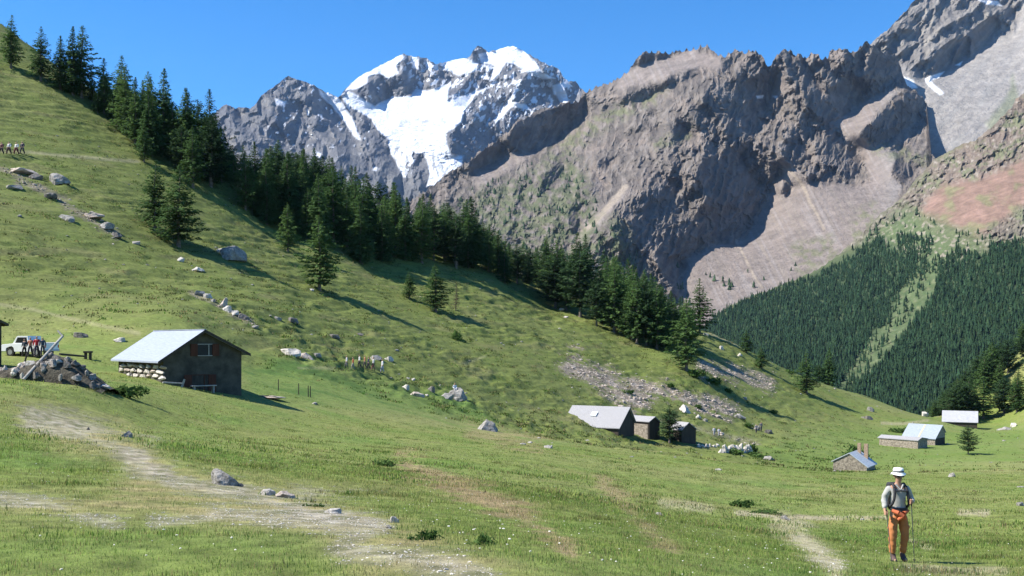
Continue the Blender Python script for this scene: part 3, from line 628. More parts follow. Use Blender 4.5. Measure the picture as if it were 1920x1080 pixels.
def tube(P0, P1, r0, r1, sides=6):
    P0 = np.array(P0, float); P1 = np.array(P1, float); d = P1 - P0; d /= np.linalg.norm(d) + 1e-9
    up = np.array([0, 0, 1.]) if abs(d[2]) < .9 else np.array([1., 0, 0])
    u = np.cross(d, up); u /= np.linalg.norm(u); v = np.cross(d, u)
    a_ = np.arange(sides) * 2 * np.pi / sides
    c = np.cos(a_)[:, None] * u + np.sin(a_)[:, None] * v
    V = np.concatenate([P0 + c * r0, P1 + c * r1]); i = np.arange(sides); j = (i + 1) % sides
    F4 = np.stack([i, j, j + sides, i + sides], -1)
    return V, F4

def join(parts):
    """list of (V, F) with equal face size per part -> V, [F3, F4]"""
    Vs, f3, f4, off = [], [], [], 0
    for V, Fc in parts:
        Vs.append(V); (f4 if Fc.shape[1] == 4 else f3).append(Fc + off); off += len(V)
    return np.concatenate(Vs), [np.concatenate(f) for f in (f3, f4) if f]

def make_conifer(seed, kind):
    """unit height 10 m; kind 0 spruce, 1 larch (looser, wider), 2 rounded pine, 4 dry"""
    rg = np.random.default_rng(seed); H = 10.0
    lean = rg.uniform(-.02, .02, 2)
    def axis(z): return np.array([lean[0] * z * z / H + .06 * math.sin(z * .9 + seed), lean[1] * z * z / H + .06 * math.cos(z * .7 + seed), z])
    zs = np.linspace(-.5, H * .97, 9); tr = []
    for z0, z1 in zip(zs[:-1], zs[1:]):
        f = lambda z: max(.02, .20 * (1 - z / H) ** .8 + (.10 if z < 0 else 0))
        tr.append(tube(axis(z0), axis(z1), f(z0), f(z1), 7))
    start = {0: .06, 1: .12, 2: .16, 4: .12}[kind]; wid = {0: .215, 1: .275, 2: .275, 4: .17}[kind] * H * rg.uniform(.88, 1.12)
    nl = {0: 30, 1: 24, 2: 22, 4: 22}[kind]; tri = []; 
    lob = rg.uniform(0, 6.28, 3)
    for l in range(nl):
        t = (l + rg.uniform(-.3, .3)) / (nl - 1); t = min(max(t, 0), 1); z = H * (start + (1 - start) * t ** .95)
        if kind == 2: prof = math.sin(math.pi * min(1, (.13 + .87 * t) ** .8)) ** .6 * (1 - .25 * t) + .04
        elif kind == 1: prof = (1 - t) ** .78 * (.5 + .5 * min(1, t / .16)) + .03
        else: prof = (1 - t) ** .85 * (.7 + .3 * min(1, t / .1)) + .025
        nb = 8 if t < .7 else 6
        for b_ in range(nb):
            a_ = b_ * 2 * np.pi / nb + l * 1.1 + rg.uniform(-.35, .35)
            if rg.random() < (.12 if kind == 0 else .2 if kind != 4 else .4): continue
            Lb = wid * prof * rg.uniform(.6, 1.2) * (1 + .22 * math.sin(a_ * 2 + lob[0]) * math.sin(t * 9 + lob[1])); 
            if rg.random() < .06: Lb *= 1.3
            droop = {0: -.22, 1: -.1, 2: .12, 4: -.1}[kind] + .5 * (t - .35) * (.6 if kind else 1)
            base = axis(z); dr = np.array([math.cos(a_), math.sin(a_), 0]); side = np.array([-dr[1], dr[0], 0])
            if Lb > .5 and kind in (1, 2, 4) and t < .5:
                tr.append(tube(base, base + dr * Lb * .8 + np.array([0, 0, droop * Lb * .8]), .035, .012, 3))
            n = max(3, int(Lb / .19 * (1 if kind != 4 else .5)))
            for s_ in range(n):
                q = (s_ + .6) / n; c = base + dr * Lb * q + np.array([0, 0, droop * Lb * q + .10 * Lb * (q * q) * (1 if kind else .8)])
                wd = (.60 * (1 - q) + .20) * (.22 + .78 * min(1, prof * 1.15)) * rg.uniform(.7, 1.4)
                for k in range(2 if kind == 4 else 3):
                    o = c + side * rg.uniform(-.5, .5) * wd + np.array([0, 0, rg.uniform(-.16, .12)])
                    v1 = dr * rg.uniform(.22, .50) + side * rg.uniform(-.28, .28) + np.array([0, 0, rg.uniform(-.26, .04)])
                    v2 = side * rg.uniform(.12, .36) * rg.choice([-1, 1]) + dr * rg.uniform(-.12, .22) + np.array([0, 0, rg.uniform(-.22, .16)])
                    zs_ = .35 + .65 * min(1, prof * 1.6); v1 = v1 * zs_; v2 = v2 * zs_; tri.append((o, o + v1, o + v2))
    for k in range(30):
        q = rg.random(); o = axis(H * (.86 + .14 * q)); g_ = .05 + .16 * (1 - q); tri.append((o, o + np.array([rg.uniform(-.3, .3) * g_, rg.uniform(-.3, .3) * g_, rg.uniform(.05, .3)]), o + np.array([rg.uniform(-1, 1) * g_, rg.uniform(-1, 1) * g_, rg.uniform(-.15, .0)])))
    V = np.array(tri).reshape(-1, 3); Fc = np.arange(len(V)).reshape(-1, 3)
    crown = np_mesh('crown', V, Fc); crown.materials.append(M_needle[kind])
    Vt, Ft = join(tr); trunk = np_mesh('trunk', Vt, Ft, smooth=True); trunk.materials.append(M_bark)
    return crown, trunk
PROTO = {0: [make_conifer(s, 0) for s in (1, 2, 3, 4)], 1: [make_conifer(s, 1) for s in (11, 12, 13, 14)], 2: [make_conifer(s, 2) for s in (21, 22, 23)], 4: [make_conifer(31, 4)]}

def empty(name, loc, rz=0.0, scale=None):
    o = bpy.data.objects.new(name, None); o.empty_display_size = .3; COL.objects.link(o); o.location = loc; o.rotation_euler = (0, 0, rz)
    if scale: o.scale = scale
    return o
trnd = random.Random(4)
WIDE = {1512: 1.45, 600: 1.3, 817: 1.35, 1286: 1.15, 290: 1.2, 334: 1.25, 1400: 1.3, 1428: 1.35, 768: 1.3, 1554: 1.15, 676: 1.3, 885: 1.25, 1255: 1.3, 1815: 1.2, 970: 1.4, 1041: 1.3}
def tree(px, ytop, ybase, kind, label, group=None, d=None, name=None, wide=1.0):
    wide *= WIDE.get(px, 1.0)
    p = on_ground(px, ybase, d, .1)
    if d: ytop2 = ytop
    h = (ybase - ytop) * p.y / F if d is None else ytop     # with a given distance, ytop is the height in metres
    cr, tk = trnd.choice(PROTO[kind])
    s = h / 10.0; w_ = wide * trnd.uniform(.92, 1.08)
    o = empty(name or {0: 'spruce', 1: 'larch', 2: 'pine_tree', 4: 'dry_conifer'}[kind], p, trnd.uniform(0, 6.28), (s * w_, s * w_, s))
    tag(o, label, 'tree', group)
    link('crown', cr, parent=o); link('trunk', tk, parent=o)
    return o

TR = [ # px, top row, base row, kind, label
 (20,28,128,1,'tall conifer at the far top left of the ridge, first from the left edge'),
 (76,50,152,1,'broad conifer second along the skyline from the top left'),
 (113,66,168,0,'narrow dark conifer close left of the twin-topped pair on the skyline'),
 (137,50,178,0,'left tree of the tall twin-topped pair on the upper left skyline'),
 (152,48,182,1,'right tree of the tall twin-topped pair on the upper left skyline'),
 (172,140,190,1,'small conifer tucked at the foot of the twin-topped pair'),
 (195,110,208,0,'dark round-topped conifer right of the twin-topped pair'),
 (226,104,222,1,'conifer with forked tip left of the bare-tipped one on the skyline'),
 (245,100,226,0,'thin bare-tipped conifer standing tall in the left group'),
 (183,165,212,1,'short light green larch at the lower edge of the left group'),
 (212,160,228,1,'bushy larch below the fork-tipped conifer'),
 (266,150,262,0,'slim conifer in the dip of the skyline before the tallest spire'),
 (245,180,262,2,'bushy dark conifer below the dip in the left skyline'),
 (306,128,290,0,'tallest pointed spruce spire of the left group against the sky'),
 (285,180,292,1,'wide conifer hiding the left foot of the tallest spire'),
 (325,190,300,0,'dark conifer right beside the tallest spire'),
 (352,166,315,1,'broad-topped conifer right of the tallest spire'),
 (372,188,320,2,'dark rounded conifer between the two broad-topped skyline trees'),
 (392,168,322,0,'pointed conifer standing before the left shoulder of the grey peak'),
 (412,202,330,0,'last conifer of the left group, overlapping the snowy range'),
 (270,228,304,1,'light green larch alone in front at the end of the hillside path'),
 (340,235,325,2,'dark leafy conifer low in the left group'),
 (362,238,352,1,'larch leaning out below the left group'),
 (398,250,345,0,'dense dark spruce under the last tree of the left group'),
 (290,300,432,1,'left tree of the big twin larch standing alone on the left slope'),
 (334,308,462,1,'right, taller tree of the big twin larch on the left slope'),
 (540,380,472,1,'thin pale larch standing just below the forest belt'),
 (600,405,545,1,'lone larch with bare lower trunk in the middle of the slope'),
 (768,508,560,1,'small leafy larch left of the lone pair on the mid slope'),
 (817,495,584,1,'grey-green larch right of the small leafy one on the mid slope'),
 (855,530,582,4,'thin half-bare conifer at the right of the mid-slope larches'),
 (676,378,492,0,'dense dark spruce at the lower edge of the belt, casting a wide shadow'),
 (1041,478,578,2,'dark rounded pine at the lower edge of the belt, left of the gap'),
 (1062,495,582,1,'larch close right of the dark rounded pine'),
 (1118,520,612,2,'bushy round conifer standing forward of the belt'),
 (1195,512,645,1,'larch with pale trunk at the lower edge of the belt'),
 (1232,530,655,1,'leafy conifer behind and right of the pale-trunked larch'),
 (1286,562,695,1,'big larch with bare trunk at the right end of the belt'),
 (1312,522,625,1,'thin grey see-through larch at the right tip of the belt'),
 (1400,618,662,1,'left small larch on the falling ridge'),
 (1428,648,692,1,'right small larch on the falling ridge'),
 (1512,662,738,1,'bushy larch left of the ridge pair before the far forest'),
 (1554,640,712,0,'pointed conifer right of the ridge pair before the far forest'),
 (1535,680,716,2,'low dark conifer between the ridge pair'),
 (1255,765,838,2,'dark spruce growing between the two small sheds'),
 (1815,797,852,2,'lone small tree with bare trunk right of the blue-roofed barn'),
 (970,458,532,2,'spreading conifer at the lower edge of the belt with a low shadow'),
 (935,432,515,0,'conifer left of the spreading one at the lower edge of the belt'),
 (885,368,502,0,'tall wide conifer crowning the middle of the belt'),
 (540,240,400,0,'highest pointed tree of the belt left of the glacier'),
]
for q in TR:
    if q[0] == 1255: tree(q[0], q[1], q[2], q[3], q[4], d=150, name=None) if False else None
    if q[0] in (1255,): 
        tree(q[0], 6.2, q[2], q[3], q[4], d=166); continue
    if q[0] == 540 and q[1] == 240:
        tree(540, 16.5, 400, 0, q[4], d=240); continue
    tree(*q[:5])

# the belt of conifers along the crest, each a tree of its own
low = [(150,178),(190,215),(260,300),(330,335),(420,372),(500,425),(560,452),(640,480),(700,500),(760,508),(840,508),(900,515),(1010,560),(1100,605),(1180,640),(1240,665),(1300,690)]
skyl = [(150,60),(200,115),(250,125),(300,150),(350,170),(412,225),(440,285),(490,262),(540,258),(580,270),(625,295),(690,322),(745,345),(790,362),(830,370),(885,382),(925,435),(970,462),(1010,450),(1045,438),(1110,440),(1150,470),(1200,497),(1250,540),(1300,560)]
SEG = [(235, 'high on the left'), (300, 'left of the tallest spire'), (350, 'by the tallest spire'), (430, 'left of the grey peak'), (500, 'under the grey peak\'s left flank'), (570, 'under the grey peak\'s summit'), (640, 'under the grey peak\'s right flank'), (700, 'left of the glacier'), (770, 'under the glacier'), (840, 'under the glacier tongue'), (900, 'right of the glacier tongue'), (960, 'right of the tall wide conifer'), (1030, 'left of the dark rounded pine'), (1090, 'behind the dark rounded pine'), (1150, 'behind the bushy round conifer'), (1210, 'behind the pale-trunked larch'), (1260, 'left of the bare-trunked larch'), (1400, 'by the big scree')]
KN = {0: 'pointed spruce', 1: 'feathery larch', 2: 'round pine', 4: 'bare conifer'}
classes = {}
segs = [(430, 'conifer in the left part of the belt, between the grey peak and the twin larch', 'conifers at the left of the belt'),
        (600, 'conifer in the belt below the grey rocky peak', 'belt conifers below the grey peak'),
        (760, 'conifer in the belt below the glacier', 'belt conifers below the glacier'),
        (920, 'conifer in the belt left of the foot of the brown mountain', 'belt conifers left of the brown mountain'),
        (1100, 'conifer in the belt below the brown mountain, left of the pale gully', 'belt conifers below the brown mountain'),
        (1400, 'conifer in the right end of the belt below the big scree', 'conifers at the right end of the belt')]
placed = []
cnt = 0
for it in range(4000):
    if cnt >= 275: break
    px = trnd.uniform(165, 1305) if trnd.random() < .55 else trnd.uniform(430, 960); yl = float(np.interp(px, [p[0] for p in low], [p[1] for p in low]))
    ys = float(np.interp(px, [p[0] for p in skyl], [p[1] for p in skyl]))
    d0 = ray_ground(px, yl - 4)
    if d0 is None: continue
    d = d0 + trnd.random() ** 1.2 * (95 if px > 420 else 60)
    x = (px - 960) / F * d
    if any((x - a_) ** 2 + (d - b_) ** 2 < 3.2 ** 2 for a_, b_ in placed): continue
    z = float(ground_z(np.array([x]), np.array([d]))[0]); yb = HZ - F * z / d
    h = trnd.uniform(11.0, 18.0) + (2.5 if px > 930 else 0)
    yt = yb - h * F / d
    if yt < ys - 6: h = (yb - ys) * d / F * trnd.uniform(.8, 1.0)
    if h < 6.5 : continue
    placed.append((x, d)); cnt += 1
    k = trnd.choices([0, 1, 2], [4, 4, 1.5])[0]
    row = 'at the belt\'s lower edge' if d - d0 < 22 else ('inside the belt' if d - d0 < 52 else 'on the crest')
    sg = next(s_ for s_ in SEG if px <= s_[0]); o_ = tree(px, h, 0, k, 'x', 'conifers of the belt along the hillside crest', d=d)
    classes.setdefault((KN[k], row + ', ' + sg[1]), []).append((px, o_))
ORD = ['first', 'second', 'third', 'fourth', 'fifth', 'sixth', 'seventh', 'eighth', 'ninth', 'tenth', 'eleventh', 'twelfth', 'thirteenth', 'fourteenth', 'fifteenth', 'sixteenth', 'seventeenth', 'eighteenth', 'nineteenth', 'twentieth', 'twenty-first', 'twenty-second', 'twenty-third', 'twenty-fourth']
def order_labels(items, what, where):
    items = sorted(items, key=lambda t: t[0]); n = len(items)
    for i, (_, o_) in enumerate(items):
        if n == 1: o_['label'] = what + ' ' + where
        elif n == 2: o_['label'] = ('left ', 'right ')[i] + what + ' of two ' + where
        elif n == 3: o_['label'] = ('left ', 'middle ', 'right ')[i] + what + ' of three ' + where
        else: o_['label'] = ORD[i] + ' ' + what + ' from the left ' + where
for (w_, at_), it_ in classes.items(): order_labels(it_, w_, at_)

# dark pines on the knoll at the right edge
kcl = {}
kn = 0
for it in range(2500):
    if kn >= 64: break
    px = trnd.uniform(1745, 1990); d = trnd.uniform(338, 408)
    x = (px - 960) / F * d; z = float(ground_z(np.array([x]), np.array([d]))[0]); yb = HZ - F * z / d
    yt = max(np.interp(px, [1740, 1800, 1830, 1860, 1920, 2000], [765, 705, 665, 640, 600, 580]), 0)
    h = trnd.uniform(8, 15)
    if yb - h * F / d < yt - 4: h = (yb - yt) * d / F
    if h < 4 or yb > 806 or (1885 < px < 1925 and 700 < yb < 745) or (px > 1845 and yb > 782): continue
    if any((x - a_) ** 2 + (d - b_) ** 2 < 9 for a_, b_ in placed): continue
    placed.append((x, d)); kn += 1
    dry = trnd.random() < .16 and px < 1800
    kk = 4 if dry else trnd.choice([2, 2, 1]); o_ = tree(px, h, 0, kk, 'x', 'conifers on the knoll', d=d, wide=1.15)
    kcl.setdefault(({4: 'brownish dry conifer', 2: 'round dark pine', 1: 'ragged green larch'}[kk], 'low on the knoll behind the hut' if d < 362 else ('halfway up the knoll at the right edge' if d < 385 else 'atop the knoll at the right')), []).append((px, o_))
for (w_, at_), it_ in kcl.items(): order_labels(it_, w_, at_)

# ---------------------------------------------------------------- shrubs and foreground weeds
def leaf_ball(seed, n=500, sz=.16, flat=.8):
    rg = np.random.default_rng(seed); tri = []
    cs = rg.normal(0, .33, (7, 3)); cs[:, 2] = np.abs(cs[:, 2]) * .8 + .2
    for i in range(n):
        c = cs[rg.integers(7)] + rg.normal(0, .2, 3); c[2] = abs(c[2]) * flat
        tri.append((c, c + rg.normal(0, sz, 3), c + rg.normal(0, sz, 3)))
    V = np.array(tri).reshape(-1, 3); m = np_mesh('leaves', V, np.arange(len(V)).reshape(-1, 3)); m.materials.append(M_needle[3]); 
    st = np_mesh('stem', *join([tube((0, 0, -.3), (rg.uniform(-.3, .3), rg.uniform(-.3, .3), .5), .04, .015, 5) for _ in range(5)])); st.materials.append(M_bark)
    return m, st
SH = [leaf_ball(s) for s in (1, 2, 3)]
def shrub(px, py, w, h, label, d=None, group=None):
    p = on_ground(px, py, d, .05); k = p.y / F
    o = empty('shrub', p, trnd.uniform(0, 6), (w * k / 1.5, w * k / 1.5, h * k / 1.05)); tag(o, label, 'shrub', group)
    m, st = trnd.choice(SH); link('leaves', m, parent=o); link('stem', st, parent=o)
shrub(800, 1012, 52, 34, 'dark green weed clump in the foreground grass at the centre', d=None)
shrub(912, 1020, 44, 36, 'taller weed clump right of the first one in the foreground')
shrub(230, 742, 50, 28, 'bushy weeds on the slope below the large hut wall')
shrub(590, 950, 26, 14, 'small dark weed tuft beside the pinkish foreground stone')
shrub(715, 872, 40, 16, 'dark weed patch in the open middle meadow')
shrub(1385, 950, 34, 20, 'dark weed patch left of the thin trail')
shrub(1425, 962, 44, 12, 'low dark weeds along the lip above the thin trail')
shrub(857, 636, 16, 24, 'small round green bush alone on the open mid slope')
shrub(1378, 852, 30, 16, 'low dark green shrub in front of the white stone heap')
shrub(1410, 848, 24, 22, 'taller dark shrub at the right end of the white stone heap')
shrub(1420, 856, 30, 12, 'spreading low shrub right of the white stone heap')
shrub(1608, 862, 40, 36, 'green bush behind the chimneys of the small stone house')
shrub(1700, 812, 34, 14, 'dark bush growing between the slab-roofed shed and the blue roof')
shrub(1340, 720, 34, 18, 'green bush at the top of the scree below the big larch')
shrub(1300, 705, 30, 18, 'dark bush at the foot of the big bare-trunked larch')
for x_, y_, t_ in [(1365, 735, 'in the middle of the ridge shadow'), (1255, 725, 'at the upper edge of the lower scree'), (1180, 738, 'in the left half of the scree'), (1400, 800, 'in the grass right of the big white scree boulder'), (1310, 765, 'touching the right of the large white scree boulder'), (1480, 700, 'on the ridge right of the small larches'), (1450, 775, 'on the open grass below the ridge shadow')]:
    shrub(x_, y_, 16, 10, 'little green bush ' + t_, group='bushes in the scree')
# ---------------------------------------------------------------- rocks
M_stone = [mat_plain('grey_stone', (.21, .195, .175), .9, .3, 3, .7, col2=(.36, .34, .31), bdist=.08),
           mat_plain('pale_stone', (.42, .38, .33), .9, .2, 3, .7, col2=(.60, .56, .50), bdist=.08),
           mat_plain('dark_stone', (.11, .10, .09), .9, .3, 3, .7, col2=(.22, .2, .18), bdist=.08),
           mat_plain('pinkish_stone', (.34, .27, .22), .9, .25, 3, .7, col2=(.52, .45, .39), bdist=.08)]
def rock_geo(seed, sub=3, rough=.30, cuts=16):
    rg = np.random.default_rng(seed); bm = bmesh.new(); bmesh.ops.create_icosphere(bm, subdivisions=sub, radius=1.0)
    V = np.array([v.co[:] for v in bm.verts]); Fc = np.array([[v.index for v in f.verts] for f in bm.faces]); bm.free()
    for k in range(cuts):                       # flat broken faces
        n = rg.normal(0, 1, 3); n /= np.linalg.norm(n); h = rg.uniform(.48, .82)
        d = V @ n; k_ = d > h; V[k_] -= np.outer(d[k_] - h, n)
    nz = fbm(V[:, 0] * 1.6 + seed, V[:, 1] * 1.6, V[:, 2] * 1.6, 5, seed, .6); V *= (1 + rough * nz)[:, None]
    V[:, 2] = np.where(V[:, 2] < 0, V[:, 2] * .5, V[:, 2])
    return V, Fc
ROCKG = [rock_geo(s, 3) for s in range(8)] + [rock_geo(s, 4, .26, 7) for s in (31, 32, 33)]
ROCKM = {}
def rock_mesh(gi, mi):
    if (gi, mi) not in ROCKM:
        m = np_mesh('boulder', *ROCKG[gi]); m.materials.append(M_stone[mi]); ROCKM[(gi, mi)] = m
    return ROCKM[(gi, mi)]
rr_ = random.Random(11)
def rock(px, py, w, h, mi, label, group=None, d=None, name='boulder', z=None, gi=None, rz=None):
    p = on_ground(px, py, d, 0); k = p.y / F
    o = link(name, rock_mesh(rr_.randrange(8) if gi is None else gi, mi))
    o.location = p if z is None else (p.x, p.y, z); o.scale = (w * k * .56, w * k * rr_.uniform(.4, .6), h * k * 1.05); o.rotation_euler = (rr_.uniform(-.12, .12), rr_.uniform(-.12, .12), rr_.choice([0, math.pi]) + rr_.uniform(-.4, .4) if rz is None else rz)
    tag(o, label, 'rock', group); return o
RK = [
 (112,346,46,22,0,'large flat-topped grey boulder high on the left slope, dark under its right side'),
 (128,413,38,14,0,'pale wedge boulder below the flat-topped one on the left slope'),
 (38,322,56,12,3,'long low rock band above the shadow at the left edge'),(66,336,30,16,2,'dark rock at the lower end of the long rock band by the left edge'),
 (175,408,42,10,3,'flat pinkish slab at the top of the slanting outcrop on the left slope'),(200,428,40,12,0,'grey slab in the middle of the slanting outcrop'),(218,444,22,10,2,'dark end stone of the slanting outcrop'),
 (95,372,30,12,2,'dark rock under the large flat-topped boulder'),(22,352,36,12,0,'rubbly rock near the left edge below the long band'),
 (437,484,48,22,0,'grey boulder right of the twin larch, long shadow behind it'),(410,472,14,8,1,'small pale stone touching the left end of the boulder beside the twin larch'),
 (339,490,16,12,1,'small white stone at the root of the twin larch'),(374,508,28,9,1,'pale stone in the shadow edge of the twin larch'),
 (256,458,22,8,0,'small grey rock left of the twin larch'),(372,552,22,12,0,'grey rock heading the line of stones above the hut'),(388,558,20,10,1,'pale rock second in the line of stones above the hut'),
 (420,572,20,14,3,'reddish stone in the stone line above the hut'),(428,584,22,12,1,'bright pale stone in the middle of the stone line above the hut'),(442,590,18,11,1,'white stone low in the stone line above the hut'),(458,598,22,12,2,'dark stone low in the stone line above the hut'),(478,614,16,7,0,'last small stone of the line above the hut'),
 (522,600,20,10,0,'grey stone right of the end of the stone line'),(548,604,24,10,2,'dark slanting stone further right of the stone line'),
 (545,668,50,20,1,'long pale boulder on the terrace right of the hut'),(572,672,34,15,3,'brown shaded block at the right end of the long pale boulder'),(594,668,18,8,0,'small grey stone right of the long pale boulder'),
 (625,633,26,8,2,'dark flat slab on the slope above the row of walkers'),(674,628,22,6,2,'flat grey slab up right of the dark flat slab'),
 (150,632,30,11,2,'dark flat-topped stone on the slope above the leaning log'),(226,640,28,8,1,'pale slab lying left of the hut roof'),
 (705,674,30,13,0,'flat grey rock right behind the row of walkers'),(730,676,20,13,1,'white boulder at the right of the row of walkers'),
 (762,730,18,10,1,'whitish block left of the brown boulder in the meadow cluster'),(765,710,7,4,1,'tiny white stone, left of two in the upper meadow'),(774,713,9,5,1,'tiny white stone, right of two in the upper meadow'),
 (780,743,30,14,3,'brown boulder at the left of the meadow cluster'),(810,735,18,12,2,'dark stone in the middle of the meadow cluster'),(800,742,10,5,1,'little pale stone in the middle of the meadow cluster'),
 (836,746,34,13,0,'low grey rock beside the sitting figure\'s boulder'),(860,750,42,22,0,'big rugged boulder on which the lone figure sits'),
 (912,807,42,20,0,'lone rounded boulder in the open meadow at the centre'),
 (420,908,62,30,0,'grey humped stone at the edge of the dirt track in the foreground'),(450,912,18,10,2,'small dark stone touching the right of the humped foreground stone'),
 (505,928,34,20,1,'whitish left half of the foreground stone pair by the track'),(532,932,40,18,3,'pinkish right half of the foreground stone pair by the track'),
 (625,962,40,10,1,'flat pale stone sunk in the grass at the track edge'),(741,980,18,16,1,'pointed whitish stone standing in the foreground grass'),(728,990,14,8,0,'small grey stone at the foot of the pointed whitish one'),
 (237,819,20,12,0,'small round grey stone in the grass beside the track'),(166,806,7,6,2,'tiny dark stone above the track at the left'),
 (1237,966,13,7,1,'white block lying in the grass left of the trail'),(1472,974,18,11,0,'grey stone at the left end of the thin trail'),(1617,975,10,5,1,'small pale stone on the thin trail behind the hiker'),
 (1786,894,14,10,0,'grey stone in the meadow right above the hiker'),(1912,948,18,9,0,'grey stone at the right edge of the meadow'),
 (1284,772,24,14,1,'large white boulder in the scree above the sheds'),(1310,784,14,8,1,'pale stone right below the large white scree boulder'),(1323,790,12,9,0,'grey stone second right of the large white scree boulder'),
 (1386,784,22,12,0,'grey boulder in the grass right of the scree'),(1441,862,24,11,0,'grey rock right of the shrubs by the stone heap'),
 (1323,628,11,7,1,'white stone at the top of the ridge beside the thin larch'),(1352,655,10,9,1,'round white stone on the ridge grass'),(1388,668,12,7,1,'pale stone on the ridge close to the left small larch'),
 (1631,770,16,9,0,'grey boulder below the ridge shadow, upper of two'),(1627,786,24,11,2,'dark boulder below the ridge, lower of two'),(1733,780,16,10,1,'pale rock where the ridge meets the valley'),
 (1901,800,16,11,1,'pale boulder under the knoll at the right'),(1885,806,26,8,0,'flat grey rock left of the pale boulder under the knoll'),
 (585,545,12,5,1,'small white stone at the root of the lone mid-slope larch'),(1052,582,12,5,1,'pale stone below the dark rounded pine'),(1345,812,8,5,1,'small pale stone left of the pair of far walkers')[0:0] or (1396,748,10,5,0,'small grey stone at the lower end of the ridge shadow'),
 (1060,596,14,5,1,'flat pale stone at the edge of the belt shadow'),(400,566,12,6,0,'small rock between the halves of the stone line above the hut'),
 (1418,806,12,10,0,'grey rock beside the far right standing walkers'),(1440,812,24,9,2,'dark low rock right of the far standing walkers'),
 (505,746,60,5,3,'flat earthy mound edge right of the hut corner'),
]
ROUND = {912: 8, 420: 9, 860: 10, 1284: 8, 437: 10, 112: 9, 237: 8}
for q in RK: rock(*q[:6], gi=ROUND.get(q[0]))
# white heap by the sheds
it_ = []
for i in range(22):
    lv = (0, 0, 1)[i % 3]; px = 1352 + (i // 3) * 7.6 + (i % 3) * 3.8 + rr_.uniform(-1, 1); p = on_ground(px, 849)
    it_.append((px, rock(px, 848, rr_.uniform(9, 13), rr_.uniform(9, 12), 1, 'x', 'white stones of the heap', d=p.y, z=p.z + lv * .62)))
order_labels(it_, 'white block', 'in the heap right of the sheds')
it_ = [(i, rock(1310 + i * 7, 838, 9, 7, 1, 'x', 'white stones in the low row')) for i in range(6)]
order_labels(it_, 'low white stone', 'between the last shed and the heap')
# rubble bank left: an earthy core with rough stones on it
D_B = 50.0
def bank_top(px): return np.interp(px, [-30, 5, 40, 66, 90, 110, 130, 150, 170, 190, 205], [700, 690, 684, 676, 668, 666, 672, 684, 700, 716, 728])
bx = np.linspace(-30, 206, 60); bu = np.linspace(0, 1, 14); BX, BU = np.meshgrid(bx, bu)
ztop = (HZ - bank_top(BX)) / F * D_B; gx_ = (BX - 960) / F * D_B
dd_ = -1.3 + 2.8 * BU; prof_ = np.sin(np.pi * np.clip(BU, 0, 1)) ** .55
yy_ = D_B + dd_; gb = ground_z((BX - 960) / F * D_B, yy_) - .12
zz_ = gb + np.maximum(ztop - gb - .05, 0) * prof_ + prof_ * .16 * fbm(gx_ * 1.6, yy_ * 1.6, 0, 4, 51)
M_earth = mat_plain('dark_earth_and_stone', (.045, .038, .028), .95, .35, 3.0, 1.0, col2=(.12, .105, .075), bdist=.12)
tag(link('earth_bank', np_mesh('earth_bank', np.stack([gx_, yy_, zz_], -1).reshape(-1, 3), grid_faces(14, 60), smooth=True), M_earth), 'dark earthy bank with rubble under the leaning log at the left', 'bank')
pal, drk = [], []
for i in range(58):
    px = rr_.uniform(2, 198); t_ = rr_.random(); py = bank_top(px) + t_ * 26 + 3
    light = px < 66 or rr_.random() < .2; y_ = D_B - 1.25 * t_ - .05
    zt = (HZ - bank_top(px)) / F * D_B; gb1 = float(ground_z(np.array([(px - 960) / F * D_B]), np.array([y_]))[0])
    pr = math.sin(math.pi * max(.02, (y_ - D_B + 1.3) / 2.8)) ** .55
    z_ = gb1 - .1 + max(zt - gb1, 0) * pr
    if not light and rr_.random() < .25: continue
    o_ = rock(px, py, rr_.uniform(9, 24), rr_.uniform(8, 15), rr_.choice([1, 3, 3]) if light else rr_.choice([2, 2, 0]), 'x', 'rubble stones of the bank', d=y_, z=z_, name='rubble_stone')
    (pal if light else drk).append((px, o_))
order_labels(pal[:24], 'pale rough stone', 'on the rubble bank at the left'); order_labels(drk[:24], 'dark rough stone', 'on the rubble bank at the left')
for k_, o_ in pal[24:] + drk[24:]: bpy.data.objects.remove(o_)
# uncountable small stones: scree and track gravel
def stone_soup(pts, sizes, seed):
    rg = np.random.default_rng(seed); base = rock_geo(3, 1, .3, 5)
    V0, F0 = base; n = len(pts); a_ = rg.uniform(0, 6.28, n); c, s = np.cos(a_), np.sin(a_)
    sc = sizes[:, None] * rg.uniform(.6, 1.3, (n, 3)); sc[:, 2] *= .7
    V = V0[None] * sc[:, None, :]; V = np.stack([V[..., 0] * c[:, None] - V[..., 1] * s[:, None], V[..., 0] * s[:, None] + V[..., 1] * c[:, None], V[..., 2]], -1) + pts[:, None, :]
    return V.reshape(-1, 3), (F0[None] + (np.arange(n) * len(V0))[:, None, None]).reshape(-1, 3)
def ground_points(mask, n, seed):
    """random points of the ground sheet, chosen by a mask over its vertices (area weighted)"""
    rg = np.random.default_rng(seed); w = (mask * area).ravel(); w = w / w.sum()
    k = rg.choice(len(w), n, p=w); i, j = np.unravel_index(k, GX.shape)
    i = np.clip(i, 1, GX.shape[0] - 2); j = np.clip(j, 1, GX.shape[1] - 2)
    u = rg.random(n)[:, None]; v = rg.random(n)[:, None]
    P = np.stack([GX, GY, GZ], -1)
    return P[i, j] * (1 - u) * (1 - v) + P[i + 1, j] * u * (1 - v) + P[i, j + 1] * (1 - u) * v + P[i + 1, j + 1] * u * v, i, j
area = np.gradient(rr)[:, None] * rr[:, None] * np.abs(np.gradient(az))[None, :]
inview = (np.abs(A_) < math.radians(31)) & (R_ > 5.5) & (R_ < 400)
pts_, i_, j_ = ground_points(np.where(inview & (R_ > 95), scree_m ** 1.5, 0), 3600, 3)
